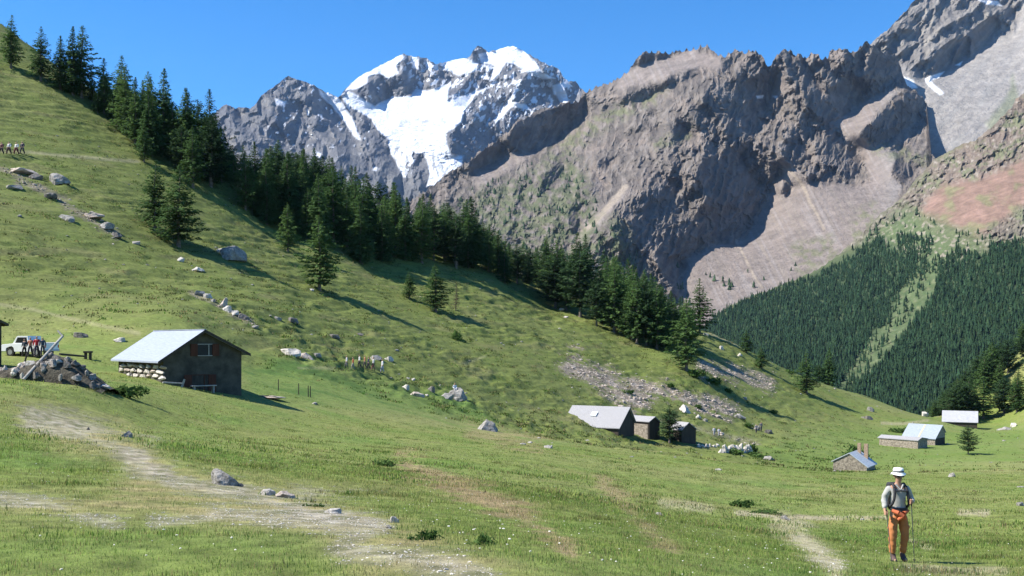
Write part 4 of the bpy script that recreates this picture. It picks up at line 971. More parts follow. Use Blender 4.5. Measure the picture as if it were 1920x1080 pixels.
V, Fc = stone_soup(pts_, np.random.default_rng(5).lognormal(-1.75, .5, len(pts_)), 6)
tag(link('scree', np_mesh('scree', V, Fc), M_stone[3]), 'brownish grey loose scree stones strewn over the middle slope', 'scree', kind='stuff')
pts_, i_, j_ = ground_points(np.where(inview & (R_ > 70), .08 + hill * .3, 0) * (1 - bank), 1100, 13)
V, Fc = stone_soup(pts_, np.random.default_rng(15).lognormal(-1.75, .5, len(pts_)), 16)
tag(link('loose_stones', np_mesh('loose_stones', V, Fc), M_stone[0]), 'small loose grey stones scattered over the green slopes', 'stones', kind='stuff')
gm = np.zeros(GX.shape)
for ln, w in [([(60, 795), (150, 812), (260, 850)], 30), ([(240, 850), (330, 905), (450, 925), (600, 965), (720, 990)], 22), ([(0, 940), (70, 950), (150, 965), (220, 985)], 22), ([(290, 985), (420, 965), (560, 985), (660, 1000)], 22), ([(560, 955), (690, 995), (640, 1030), (860, 1060), (900, 1080)], 36), ([(280, 835), (240, 870), (310, 890)], 30), ([(1500, 1005), (1560, 1060), (1570, 1090)], 26)]:
    gm = np.maximum(gm, strip(ln, w, .9, 1.0))
gm *= near
pts_, i_, j_ = ground_points(np.where(inview, gm / np.maximum(R_, 8) ** 1.1, 0), 12000, 23)
V, Fc = stone_soup(pts_, np.random.default_rng(25).lognormal(-5.15, .55, len(pts_)).clip(0, .022), 26)
tag(link('gravel', np_mesh('gravel', V, Fc), M_stone[1]), 'pale gravel lying on the worn dirt track', 'gravel', kind='stuff')

# ---------------------------------------------------------------- grass
def blades(P, h, seed, nb=7, w=.012, lean=.45, spread=.10):
    rg = np.random.default_rng(seed); n = len(P); P = np.repeat(P, nb, 0); h = np.repeat(h, nb) * rg.uniform(.45, 1.2, n * nb)
    m = len(P); a_ = rg.uniform(0, 6.28, m); o = rg.normal(0, 1, (m, 2)) * (spread * np.repeat(np.ones(n), nb))[:, None]
    b = P.copy(); b[:, :2] += o; b[:, 2] -= .01
    ln_ = rg.uniform(.1, 1, m) * lean * h; dx, dy = np.cos(a_), np.sin(a_)
    ww = w * (h / .2) ** .5
    wx, wy = -dy * ww, dx * ww
    mid = b + np.stack([dx * ln_ * .35, dy * ln_ * .35, h * .6], -1); tip = b + np.stack([dx * ln_, dy * ln_, h], -1)
    V = np.stack([b + np.stack([wx, wy, 0 * wx], -1), b - np.stack([wx, wy, 0 * wx], -1), mid + .7 * np.stack([wx, wy, 0 * wx], -1), mid - .7 * np.stack([wx, wy, 0 * wx], -1), tip], 1).reshape(-1, 3)
    k = np.arange(m)[:, None] * 5
    return V, [k + np.array([0, 1, 3, 2]), k + np.array([2, 3, 4])], np.repeat(np.repeat(np.arange(n), nb), 5)
M_grass = None
def grass_mat():
    m, nt, b = new_mat('grass_blades'); L = nt.links
    at = N(nt, 'ShaderNodeAttribute', attribute_name='Col'); L.new(at.outputs['Color'], b.inputs['Base Color'])
    b.inputs['Roughness'].default_value = .7; b.inputs['Specular IOR Level'].default_value = .15
    t = N(nt, 'ShaderNodeBsdfTranslucent'); L.new(at.outputs['Color'], t.inputs['Color']); mx = N(nt, 'ShaderNodeMixShader'); mx.inputs[0].default_value = .5
    L.new(b.outputs[0], mx.inputs[1]); L.new(t.outputs[0], mx.inputs[2]); L.new(mx.outputs[0], nt.nodes['Material Output'].inputs['Surface'])
    return m
M_grass = grass_mat()
bare = np.clip(gm * 1.25, 0, 1)
trackzone = np.clip(near * gravel_hint, 0, 1)
def grass_layer(name, label, nt_, rmin, rmax, pw, hfun, seed, nb, w, extra=None, bright=1.75, spread=.1):
    hx_, hy_ = (1684 - 960) / F * 20.0, 20.0
    wgt = (1 - .85 * sstep(1.9, .9, np.hypot(GX - hx_ - .3, (GY - hy_ + .5) * .6))) * np.where((np.abs(A_) < math.radians(31)) & (R_ > rmin) & (R_ < rmax), (1 - bare) * (1 - .35 * trackzone) / R_ ** pw, 0)
    if extra is not None: wgt = wgt * extra
    P, i, j = ground_points(wgt, nt_, seed); rg = np.random.default_rng(seed + 1)
    h = hfun(P, i, j, rg); V, Fs, own = blades(P, h, seed + 2, nb, w, spread=spread)
    c = gc[i, j] * bright; t = rg.random(len(P)); c = c * rg.uniform(.6, 1.35, (len(P), 1))
    c = np.where((t < .16)[:, None], np.array([[.27, .22, .10]]) * rg.uniform(.7, 1.3, (len(P), 1)), c)
    c = np.where(((t > .16) & (t < .42))[:, None], np.array([[.10, .19, .035]]) * rg.uniform(.6, 1.2, (len(P), 1)), c)
    me = np_mesh(name, V, Fs, c[own]); tag(link(name, me, M_grass), label, 'grass', kind='stuff')
def h_near(P, i, j, rg):
    r = np.hypot(P[:, 0], P[:, 1]); cl = sstep(-.1, .35, fbm(P[:, 0] / 1.6, P[:, 1] / 1.6, 0, 3, 777))
    short = trackzone[i, j]
    return (.028 + .022 * cl * (1 - .75 * short)) * rg.uniform(.6, 1.4, len(P)) * (1 + .9 * sstep(10, 30, r))
grass_layer('grass', 'short green and straw grass of the near meadow', 52000, 5.5, 34, 1.0, h_near, 101, 7, .006, spread=.07)
def h_mid(P, i, j, rg): return (.05 + .06 * sstep(0, .3, fbm(P[:, 0] / 4, P[:, 1] / 4, 0, 3, 778))) * rg.uniform(.6, 1.4, len(P))
grass_layer('meadow_grass', 'longer meadow grass between the track and the huts', 52000, 28, 150, 1.25, h_mid, 201, 6, .022, spread=.22, extra=1 - .5 * hill)
# dark tufts and weed clumps
clump = sstep(.22, .34, fbm(GX / 2.6, GY / 2.6, 0, 3, 888)) * (1 - trackzone)
grass_layer('weed_tufts', 'darker green tufts of weeds in the meadow', 3000, 14, 90, 1.2, lambda P, i, j, rg: rg.uniform(.05, .11, len(P)), 301, 12, .012, extra=clump, bright=.85, spread=.14)
def terr(P, i, j, rg): return rg.uniform(.12, .3, len(P))
tz_ = sstep(.02, .3, fbm(GX / 3.5, GY / 5, GZ * .8, 3, 61))
grass_layer('hill_tussocks', 'tussocks of grass on the terraced hillside', 26000, 110, 330, .6, terr, 401, 5, .06, extra=tz_ * hill + .02, bright=.7, spread=.3)

P_, i_, j_ = ground_points(np.where((np.abs(A_) < math.radians(31)) & (R_ > 8) & (R_ < 90), (1 - bare) * (1 - trackzone) / R_ ** 1.2, 0), 1500, 903)
P_[:, 2] += np.random.default_rng(9).uniform(.04, .12, len(P_))
V, Fc = stone_soup(P_, np.random.default_rng(905).uniform(.008, .016, len(P_)), 906)
M_flower = mat_plain('pale_petals', (.62, .58, .42), .8, .2, 3, 0, col2=(.75, .72, .65))
tag(link('wildflowers', np_mesh('wildflowers', V, Fc), M_flower), 'tiny pale wildflowers dotted through the meadow grass', 'wildflowers', kind='stuff')
# ---------------------------------------------------------------- buildings
M_roof_metal = mat_plain('pale_sheet_metal_roof', (.27, .305, .375), .65, .09, 2.5, .15, spec=.2, col2=(.325, .36, .43), stretch=(8, .6, 1))
M_roof_blue = mat_plain('blue_grey_roof', (.26, .30, .34), .6, .12, 2.5, .15, spec=.25, col2=(.34, .38, .43), stretch=(6, .8, 1))
M_roof_white = mat_plain('whitish_metal_roof', (.34, .34, .36), .6, .12, 1.5, .2, spec=.2, col2=(.43, .43, .45), stretch=(5, .8, 1))
M_roof_slab = mat_plain('grey_shingle_roof', (.26, .255, .26), .9, .22, 4, .8, col2=(.42, .41, .415), stretch=(3, 9, 1))
M_wall_dark = mat_plain('weathered_plaster_wall', (.060, .054, .042), .95, .25, 1.6, .6, col2=(.095, .086, .066))
M_wall_stone = mat_plain('dry_stone_wall', (.24, .20, .155), .95, .35, 4.5, .9, col2=(.42, .36, .29), bdist=.15)
M_wood_dark = mat_plain('dark_weathered_wood', (.055, .045, .035), .9, .3, 8, .3, stretch=(1, 1, .15))
M_wood_red = mat_plain('reddish_shutter_wood', (.075, .024, .012), .75, .2, 10, .2, stretch=(1, 1, .12))
M_wood_pale = mat_plain('silvered_wood', (.34, .32, .29), .85, .25, 7, .3, stretch=(.3, 1, 1))
M_brick = mat_plain('brown_chimney', (.30, .20, .13), .9, .25, 7, .5, col2=(.42, .31, .22))
M_white = mat_plain('white_paint', (.78, .78, .77), .35, .04, 3, 0, spec=.5)
M_glass = mat_plain('dark_glass', (.014, .016, .018), .35, .1, 2, 0, spec=.2)
M_rubber = mat_plain('black_rubber', (.02, .02, .02), .85, .1, 8, .1)
M_metalgrey = mat_plain('grey_metal', (.35, .35, .36), .4, .1, 5, 0, metal=.6)
M_lampm = mat_plain('lamp_glass', (.6, .6, .62), .15, .05, 5, 0, spec=.7)
M_redm = mat_plain('red_plastic', (.5, .03, .02), .3, .05, 5, 0)

def boxV(lo, hi):
    V = np.array([(x, y, z) for z in (lo[2], hi[2]) for y in (lo[1], hi[1]) for x in (lo[0], hi[0])], float)
    return V, np.array([(0,2,3,1),(4,5,7,6),(0,1,5,4),(2,6,7,3),(0,4,6,2),(1,3,7,5)])
def part(name, parts, mat, parent, smooth=False, bevel=0):
    V, Fs = join(parts) if isinstance(parts, list) else parts
    me = np_mesh(name, V, Fs, smooth=smooth); o = link(name, me, mat, parent)
    if bevel:
        b = o.modifiers.new('bevel', 'BEVEL'); b.width = bevel; b.segments = 2; b.limit_method = 'ANGLE'
    return o
def obox(name, lo, hi, mat, parent, bevel=0): return part(name, boxV(lo, hi), mat, parent, bevel=bevel)
def prism(profile, y0, y1):
    """profile in local x,z, extruded along y (fan caps)"""
    n = len(profile); V = np.array([(x, y0, z) for x, z in profile] + [(x, y1, z) for x, z in profile], float); c0 = np.array([[np.mean([p[0] for p in profile]), y0, np.mean([p[1] for p in profile])]]); c1 = c0 + [[0, y1 - y0, 0]]
    V = np.concatenate([V, c0, c1]); i = np.arange(n); j = (i + 1) % n
    q = np.stack([i, j, j + n, i + n], -1)
    t = np.concatenate([np.stack([j, i, np.full(n, 2 * n)], -1), np.stack([i + n, j + n, np.full(n, 2 * n + 1)], -1)])
    return [(V, q), (V.copy(), t)]

class House:
    """gabled building; local x along the front gable (right as seen from outside), local y = ridge going back, z = 0 at the front ridge"""
    def __init__(s, label, cat, peak, azd, L, a, b, dl, dr, depth, mwall, mroof, over=.35, th=.14, front=.35, back=.3, name='stone_hut', group=None, wl=None, sag=0.0, base=None):
        px, py, d = peak; k_ = 1.0
        if base:
            d2 = (ray_ground(*base) or d); k_ = d2 / d; d = d2
        L, a, b, dl, dr, depth, over = [q * k_ for q in (L, a, b, dl, dr, depth, over)]
        s.P = Vector(W(px, py, d)); az_ = math.radians(azd); s.az = az_
        s.root = empty(name, (s.P.x, s.P.y, s.P.z - depth), -az_); tag(s.root, label, cat, group); s.dz = depth
        s.a, s.b, s.L, s.dl, s.dr = a, b, L, dl, dr
        g = .10; sl, sr = dl / a, dr / b; ai, bi = a - over, b - over
        prof = [(-ai, depth - sl * ai - g), (0, depth - g), (bi, depth - sr * bi - g), (bi, -1.2), (-ai, -1.2)]
        V = np.array([(x, y, z) for y in (front, L - back) for x, z in prof], float)
        F5 = [(1, 0, 4), (1, 4, 3), (1, 3, 2), (6, 9, 5), (6, 8, 9), (6, 7, 8)]; F4 = [(0, 5, 9, 4), (2, 3, 8, 7), (0, 1, 6, 5), (1, 2, 7, 6)]
        part('wall', (V, [np.array(F5), np.array(F4)]), mwall, s.root)
        R = []
        for sx, w, dd in ((-1, a, dl), (1, b, dr)):
            x0, x1 = 0.0, sx * w; z0, z1 = depth, depth - dd
            n_ = 6; ys = np.linspace(0, L, n_ + 1)
            V = []; 
            for y in ys:
                sg = -sag * math.sin(math.pi * y / L)
                V += [(x0, y, z0 + sg), (x1, y, z1 + sg * .5), (x1, y, z1 - th + sg * .5), (x0, y, z0 - th + sg)]
            V = np.array(V); q = []
            for k in range(n_):
                for e_ in range(4): q.append((k * 4 + e_, k * 4 + (e_ + 1) % 4, (k + 1) * 4 + (e_ + 1) % 4, (k + 1) * 4 + e_))
            q += [(3, 2, 1, 0), (n_ * 4, n_ * 4 + 1, n_ * 4 + 2, n_ * 4 + 3)]
            R.append((V, np.array(q)))
        s.roof = part('roof', R, mroof, s.root)
    def pt(s, px, py, yloc):
        """local x,z where the photo ray meets the plane y = yloc of the front gable"""
        r = Vector((math.sin(s.az), math.cos(s.az), 0)); gx = Vector((math.cos(s.az), -math.sin(s.az), 0))
        dr = Vector(((px - 960) / F, 1, (HZ - py) / F)); O = s.P + r * yloc
        t = O.dot(r) / dr.dot(r); H_ = dr * t - s.P
        return H_.dot(gx), H_.z + s.dz

# the large hut at the left
h1 = House('large dark-walled two-storey hut with pale blue-grey metal roof and red-brown shutters at the left', 'hut', (385, 618, 75), -38, 10.7, 3.4, 3.44, 2.25, 1.74, 5.6, M_wall_dark, M_roof_metal, over=.5, th=.13, front=.45, name='alpine_hut')
def window(h, parent, x0, x1, z0, z1, y, door=False):
    w = x1 - x0; sw = w * .24
    wi = obox('door' if door else 'window', (x0 + sw, y - .05, z0), (x1 - sw, y + .02, z1), M_glass if not door else M_wood_dark, parent)
    fr = .05
    part('frame', [boxV((x0 + sw - .002, y - .09, z0 - fr), (x1 - sw + .002, y - .055, z0)), boxV((x0 + sw - .002, y - .09, z1), (x1 - sw + .002, y - .055, z1 + fr)), boxV(((x0 + x1) / 2 + w * .12, y - .09, z0 + .002), ((x0 + x1) / 2 + w * .12 + .06, y - .055, z1 - .002))], M_wood_pale if not door else M_wood_red, wi)
    for s0, s1 in ((x0, x0 + sw - .01), (x1 - sw + .01, x1)):
        obox('shutter', (s0, y - .11, z0 - .04), (s1, y - .01, z1 + .04), M_wood_red, wi)
xa, za = h1.pt(357, 646, .45); xb, zb = h1.pt(410, 666, .45); window(h1, h1.root, xa, xb, zb, za, .45)
xa, za = h1.pt(345, 704, .45); xb, zb = h1.pt(404, 735, .45); window(h1, h1.root, xa, xb, zb, za, .45, True)
obox('ridge_cap', (-.09, -.02, 5.595), (.09, 10.72, 5.64), M_roof_metal, h1.root)
part('fascia', [(np.array([(-3.43, -.03, 5.6 - 2.27 - .2), (-3.43, -.03, 5.6 - 2.27 + .005), (0, -.03, 5.605), (0, -.03, 5.4), (-3.43, -.003, 5.6 - 2.27 - .2), (-3.43, -.003, 5.6 - 2.27 + .005), (0, -.003, 5.605), (0, -.003, 5.4)]), np.array([(0,1,2,3),(7,6,5,4),(0,4,5,1),(1,5,6,2),(2,6,7,3),(3,7,4,0)])),
     (np.array([(3.47, -.03, 5.6 - 1.755 - .2), (3.47, -.03, 5.6 - 1.755 + .005), (0.002, -.03, 5.605), (0.002, -.03, 5.4), (3.47, -.003, 5.6 - 1.755 - .2), (3.47, -.003, 5.6 - 1.755 + .005), (0.002, -.003, 5.605), (0.002, -.003, 5.4)]), np.array([(3,2,1,0),(4,5,6,7),(1,5,4,0),(2,6,5,1),(3,7,6,2),(0,4,7,3)]))], M_wood_dark, h1.root)
# pale stones forming the foot of the hut's long left wall
r_ = Vector((math.sin(h1.az), math.cos(h1.az), 0)); g_ = Vector((math.cos(h1.az), -math.sin(h1.az), 0))
it_ = []
for i in range(20):
    row = i // 7; yl = .5 + (i % 7) * 1.42 + (row % 2) * .5; zl = h1.dz - 2.25 - .42 - row * .36 - rr_.uniform(0, .08)
    p = h1.root.location + r_ * yl - g_ * 2.93
    o = link('wall_stone', rock_mesh(i % 8, 1 if i % 4 else 3)); o.location = (p.x, p.y, h1.root.location.z + zl); o.scale = (.22, .80 * rr_.uniform(.8, 1.15), .26); o.rotation_euler = (rr_.uniform(-.1, .1), rr_.uniform(-.15, .15), -h1.az)
    tag(o, 'x', 'rock', 'blocks along the large hut wall'); it_.append((-yl + row * 100, o))
for k_, nm in enumerate(('top', 'middle', 'bottom')): order_labels([q for q in it_ if -20 + k_ * 100 < q[0] < k_ * 100 + 50], 'pale block', 'in the ' + nm + ' course along the large hut wall')
def plank(px0, py0, px1, py1, d0, d1, r, mat, label, cat, name, sides=7, group=None):
    a_, b_ = W(px0, py0, d0), W(px1, py1, d1)
    V, Fq = tube((0, 0, 0), np.array(b_) - np.array(a_), r, r * .8, sides); c0 = np.array([[0, 0, 0.]]); c1 = np.array([np.array(b_) - np.array(a_)])
    n = sides; i = np.arange(n); caps = np.concatenate([np.stack([(i + 1) % n, i, np.full(n, 2 * n)], -1), np.stack([i + n, (i + 1) % n + n, np.full(n, 2 * n + 1)], -1)])
    V = np.concatenate([V, c0, c1]); me = np_mesh(name, V, [Fq, caps]); o = link(name, me, mat); o.location = a_; tag(o, label, cat, group); return o
plank(305, 717, 342, 719, 72, 73, .06, M_wood_pale, 'thin grey rail lying along the grass edge before the large hut', 'pole', 'rail')
bn = empty('bench', W(382, 724, 74)); bn.rotation_euler = (0, 0, -h1.az); tag(bn, 'pale wooden bench under the lower window of the large hut', 'bench')
part('seat', [boxV((-.9, -.2, .0), (.9, .02, .06)), boxV((-.9, .04, .0), (.9, .24, .06))], M_wood_pale, bn, bevel=.01)
for sx in (-.7, .7): obox('leg', (sx - .04, -.15, -.5), (sx + .04, .2, -.003), M_wood_pale, bn)
o = plank(341, 726, 346, 711, 73.5, 73.5, .09, M_wood_pale, 'short pale post leaning at the lower left of the red-shuttered door', 'post', 'post')
# barn group, middle
h2 = House('long barn with whitish grey shingle roof and a small square skylight, left of the sheds', 'barn', (1182, 763, 160), -62, 9.8, 4.4, 2.6, 2.95, 2.5, 4.9, M_wood_dark, M_roof_slab, over=.25, th=.12, front=.3, name='barn', base=(1192, 824))
def on_left_roof(h, y, q, hh, w, l, mat, name):
    x = -h.a * q; z = h.dz - h.dl * q; sl = math.atan2(h.dl, h.a)
    o = part(name, boxV((-w / 2, -l / 2, 0), (w / 2, l / 2, hh)), mat, h.roof); o.location = (x, y, z + .005); o.rotation_euler = (0, -sl, 0); return o
on_left_roof(h2, 5.3, .42, .22, 1.0, .9, M_white, 'skylight')
h3 = House('small shed with stone-faced side wall directly right of the long barn', 'shed', (1229, 781, 158), -44, 4.4, 1.5, 1.5, .7, 1.0, 3.5, M_wood_dark, M_roof_slab, over=.2, th=.12, front=.2, name='shed', base=(1222, 823))
kk_ = h3.a / 1.5
part('stone_facing', boxV((-1.40 * kk_, .4 * kk_, -.8), (-1.302 * kk_, 3.9 * kk_, 2.35 * kk_)), M_wall_stone, h3.root)
h4 = House('small dark shed with pale left roof, half hidden by the dark spruce', 'shed', (1292, 792, 157), -34, 3.0, 1.5, 1.75, 1.1, 1.1, 3.3, M_wood_dark, M_roof_slab, over=.15, th=.1, front=.2, name='shed', base=(1296, 833))
# right side huts
h5 = House('small stone hut with blue-grey roof and two chimney posts behind the hiker', 'hut', (1592, 849, 112), 32, 4.2, 1.9, 2.0, 1.0, 1.45, 2.5, M_wall_stone, mat_plain('weathered_light_roof', (.40, .44, .48), .6, .15, 2.5, .2, spec=.2, col2=(.50, .54, .58), stretch=(6, .8, 1)), over=.18, th=.1, front=.12, name='stone_hut', base=(1600, 882))
k5 = h5.a / 1.9
obox('chimney', (.15 * k5, 3.0 * k5, 1.5 * k5), (.5 * k5, 3.3 * k5, 3.3 * k5), M_brick, h5.root); obox('chimney', (.85 * k5, 3.0 * k5, 1.1 * k5), (1.25 * k5, 3.35 * k5, 3.25 * k5), M_brick, h5.root)
h6 = House('barn with pale blue-grey metal roof carrying a yellowish stripe, right of the slab-roofed shed', 'barn', (1768, 797, 222), -46, 7.4, 3.9, 1.8, 2.7, 1.6, 4.4, M_wall_stone, M_roof_blue, over=.2, th=.14, front=.2, name='barn', base=(1764, 834))
on_left_roof(h6, h6.L * .5, .5, .03, h6.a * 1.1, .4, mat_plain('yellowish_sheet', (.45, .41, .28), .6, .1, 3, 0), 'roof_stripe')
k6 = h6.a / 3.9
obox('gable_boards', (-3.4 * k6, .12, .3 * k6), (1.4 * k6, .19, 1.7 * k6), M_wood_dark, h6.root)
h7 = House('low stone shed with pale slab roof in front of the blue-roofed barn', 'shed', (1729, 820, 205), -42, 8.6, 1.6, 2.6, .5, .35, 2.1, M_wall_stone, M_roof_slab, over=.15, th=.14, front=.15, name='stone_shed', base=(1705, 841))
h8 = House('farthest hut at the right with a plain whitish metal roof below the knoll', 'hut', (1834, 771, 288), -66, 9.2, 4.6, 2.0, 2.8, 1.8, 4.6, M_wood_dark, M_roof_white, over=.3, th=.15, front=.25, name='far_hut', base=(1815, 801))
# hut cut by the left frame edge
h9 = House('dark hut corner with overhanging eave cut off by the left picture edge', 'hut', (-70, 566, 73), -38, 6.2, 2.95, 2.99, 1.75, 1.5, 4.3, M_wood_dark, M_wall_dark, over=.42, th=.17, front=.35, name='dark_hut')
# planks beside the blue-roofed barn
plank(1775, 832, 1795, 836, 221, 222, .16, M_wood_pale, 'weathered beam lying right of the blue-roofed barn, upper one', 'beam', 'beam')
plank(1778, 838, 1793, 852, 219, 216, .16, M_wood_pale, 'weathered beam slanting down right of the blue-roofed barn', 'beam', 'beam')
# fence posts of the small paddock right of the large hut
for i, (px, py) in enumerate([(522, 742), (560, 750), (578, 748), (582, 748)]):
    g = on_ground(px, py, 92); plank(px, HZ - F * (g.z - .2) / g.y, px, HZ - F * (g.z + 1.0) / g.y, g.y, g.y, .05, M_wood_dark, ['thick dark fence post right of the large hut', 'thin fence post, left of the three beside the earthy mound', 'thin fence post, middle of the three beside the earthy mound', 'thin fence post, right of the three beside the earthy mound'][i], 'post', 'fence_post')
plank(1758, 862, 1758, 852, 190, 190, .09, M_wood_pale, 'pale post standing in the meadow below the blue-roofed barn', 'post', 'fence_post')
# leaning log, stand, thin pole
plank(44, 712, 118, 630, 48.6, 50.5, .075, M_wood_pale, 'long pale peeled log leaning up over the rubble bank', 'log', 'leaning_log', 9)
plank(118, 631, 108, 620, 51.5, 51.6, .05, M_wood_pale, 'short pale crossbar on the upper end of the leaning log', 'crossbar', 'crossbar')
plank(43, 690, 52, 660, 52, 52, .05, M_wood_dark, 'thin upright stick in the rubble left of the leaning log', 'stick', 'stick')
dS = ray_ground(165, 674) or 70
st = empty('wooden_stand', on_ground(165, 0, dS)); tag(st, 'dark wooden stand with flat top between the truck and the large hut', 'stand')
zb_ = .0
obox('top', (-.32, -.25, zb_ + .55), (.32, .25, zb_ + .72), M_wood_dark, st, bevel=.02)
for sx in (-.2, .2): obox('leg', (sx - .09, -.1, -.2), (sx + .09, .1, zb_ + .547), M_wood_dark, st)
plank(112, 664, 158, 668, 60, 62, .07, M_wood_dark, 'low dark rail left of the wooden stand', 'rail', 'rail')

# ---------------------------------------------------------------- pickup truck, nose to the left
def truck():
    X0 = (8 - 960) / F * 88; X1 = (105 - 960) / F * 88; g = W(56, 668, 88); L_ = X1 - X0
    t = empty('pickup_truck', ((X0 + X1) / 2, 88, g[2] - .02), math.radians(-16)); tag(t, 'white pickup truck parked at the left behind the group of people', 'pickup truck')
    hl = L_ / 2; w = .86
    def side(profile, y0, y1): return prism([(x, z) for x, z in profile], y0, y1)
    body = [(-hl, .45), (-hl, .95), (-hl + .12, 1.02), (-hl + 1.15, 1.10), (hl - 1.7, 1.12), (hl, 1.12), (hl, .5), (hl - .45, .5), (hl - .5, .72), (hl - .75, .88), (hl - 1.05, .88), (hl - 1.28, .72), (hl - 1.33, .42),
            (-hl + 1.33, .42), (-hl + 1.28, .72), (-hl + 1.05, .88), (-hl + .75, .88), (-hl + .5, .72), (-hl + .45, .45)]
    V = np.array([(x, y, z) for y in (-w, w) for x, z in body], float); n = len(body)
    bm = bmesh.new(); vs = [bm.verts.new(v) for v in V]
    f0 = bm.faces.new(vs[:n]); f1 = bm.faces.new(vs[n:][::-1])
    for i in range(n): j = (i + 1) % n; bm.faces.new((vs[i], vs[i + n], vs[j + n], vs[j]))
    bmesh.ops.triangulate(bm, faces=[f0, f1]); bmesh.ops.recalc_face_normals(bm, faces=bm.faces)
    me = bpy.data.meshes.new('body'); bm.to_mesh(me); bm.free(); bo = link('body', me, M_white, t)
    bv = bo.modifiers.new('b', 'BEVEL'); bv.width = .03; bv.segments = 2; bv.limit_method = 'ANGLE'
    cab = [(-hl + 1.1, 1.10), (-hl + 1.5, 1.68), (-hl + 1.62, 1.74), (-hl + 2.6, 1.74), (-hl + 2.72, 1.1)]
    part('cab', prism(cab, -w + .08, w - .08), M_white, t)
    for y in (-w + .07, w - .085):
        part('side_window', prism([(-hl + 1.36, 1.16), (-hl + 1.6, 1.62), (-hl + 2.5, 1.62), (-hl + 2.58, 1.16)], y - .0, y + .015), M_glass, t)
    part('windscreen', [(np.array([(-hl + 1.13, -.68, 1.16), (-hl + 1.13, .68, 1.16), (-hl + 1.46, .62, 1.65), (-hl + 1.46, -.62, 1.65)]), np.array([(0, 3, 2, 1)]))], M_glass, t)
    obox('bed_liner', (hl - 1.66, -w + .1, 1.125), (hl - .06, w - .1, 1.15), M_rubber, t)
    for y in (-w + .0, w - .06): obox('bed_rail', (hl - 1.7, y, 1.125), (hl - .01, y + .06, 1.2), M_white, t)
    obox('bumper', (-hl - .08, -w, .42), (-hl - .005, w, .62), M_metalgrey, t, .02); obox('bumper', (hl + .005, -w, .45), (hl + .08, w, .6), M_metalgrey, t, .02)
    for y in (-.62, .62): obox('headlight', (-hl - .02, y - .14, .72), (-hl + .03, y + .14, .88), M_lampm, t)
    for y in (-.78, .78): obox('tail_light', (hl - .02, y - .06, .75), (hl + .02, y + .06, 1.0), M_redm, t)
    for x in (-hl + .9, hl - .9):
        for y in (-w + .1, w - .1):
            wh = empty('wheel', (x, y, .38)); wh.parent = t
            part('tyre', [tube((0, -.1, 0), (0, .1, 0), .38, .38, 20)] + [(np.array([(0, s * .1, 0)] + [(.38 * math.cos(k), s * .1, .38 * math.sin(k)) for k in np.linspace(0, 6.283, 21)[:-1]]), np.array([(0, 1 + k, 1 + (k + 1) % 20) for k in range(20)])) for s in (-1, 1)], M_rubber, wh)
            part('rim', [(np.array([(0, s * .104, 0)] + [(.22 * math.cos(k), s * .104, .22 * math.sin(k)) for k in np.linspace(0, 6.283, 21)[:-1]]), np.array([(0, 1 + k, 1 + (k + 1) % 20) for k in range(20)])) for s in (-1, 1)], M_metalgrey, wh)
truck()
# ---------------------------------------------------------------- people
def skin_mesh(name, verts, edges, radii, root=0, sub=2):
    """verts: dict name->(x,y,z); edges: name pairs; radii: name->r or (rx, ry)"""
    names = list(verts); me = bpy.data.meshes.new(name)
    me.from_pydata([verts[n] for n in names], [(names.index(a_), names.index(b_)) for a_, b_ in edges], [])
    o = bpy.data.objects.new(name, me); COL.objects.link(o)
    sk = o.modifiers.new('skin', 'SKIN'); sk.use_smooth_shade = True; sk.branch_smoothing = .4
    sv = me.skin_vertices[0].data
    for i, n in enumerate(names):
        r = radii[n]; sv[i].radius = (r, r) if not isinstance(r, tuple) else r; sv[i].use_root = (i == root)
    s = o.modifiers.new('sub', 'SUBSURF'); s.levels = s.render_levels = sub
    dg = bpy.context.evaluated_depsgraph_get(); dg.update(); m2 = bpy.data.meshes.new_from_object(o.evaluated_get(dg)); m2.name = name
    bpy.data.objects.remove(o); bpy.data.meshes.remove(me)
    return m2
CM = {}
def cloth(name, col, rough=.85, var=.12):
    k = (name, col)
    if k not in CM: CM[k] = mat_plain(name, col, rough, var, 9, .25, bdist=.01)
    return CM[k]
SKIN = (.42, .24, .16)

def crumple(me, amp, seed):
    n = len(me.vertices); co = np.empty(n * 3, np.float32); me.vertices.foreach_get('co', co); co = co.reshape(-1, 3); nr = np.empty(n * 3, np.float32); me.vertices.foreach_get('normal', nr)
    d = fbm(co[:, 0] * 9, co[:, 1] * 9, co[:, 2] * 16 + seed, 3, seed) * amp; co += nr.reshape(-1, 3) * d[:, None]; me.vertices.foreach_set('co', co.ravel()); me.update(); return me
def body_joints(pose):
    J = dict(pelvis=(0, 0, .95), belly=(0, 0, 1.08), chest=(0, -.0, 1.28), uchest=(0, .01, 1.41), neck=(0, .0, 1.49), neck2=(0, -.015, 1.55), jaw=(0, -.03, 1.60), head=(0, -.01, 1.66), crown=(0, .0, 1.73),
             shR=(-.17, .01, 1.43), shL=(.17, .01, 1.43), elR=(-.25, .02, 1.18), elL=(.25, .02, 1.18), wrR=(-.27, -.05, .97), wrL=(.27, -.05, .97), haR=(-.275, -.07, .90), haL=(.275, -.07, .90),
             hipR=(-.095, 0, .90), hipL=(.095, 0, .90), knR=(-.10, -.03, .50), knL=(.10, -.03, .50), anR=(-.10, .02, .09), anL=(.10, .02, .09), toR=(-.12, -.14, .035), toL=(.12, -.14, .035))
    J.update(pose); return J
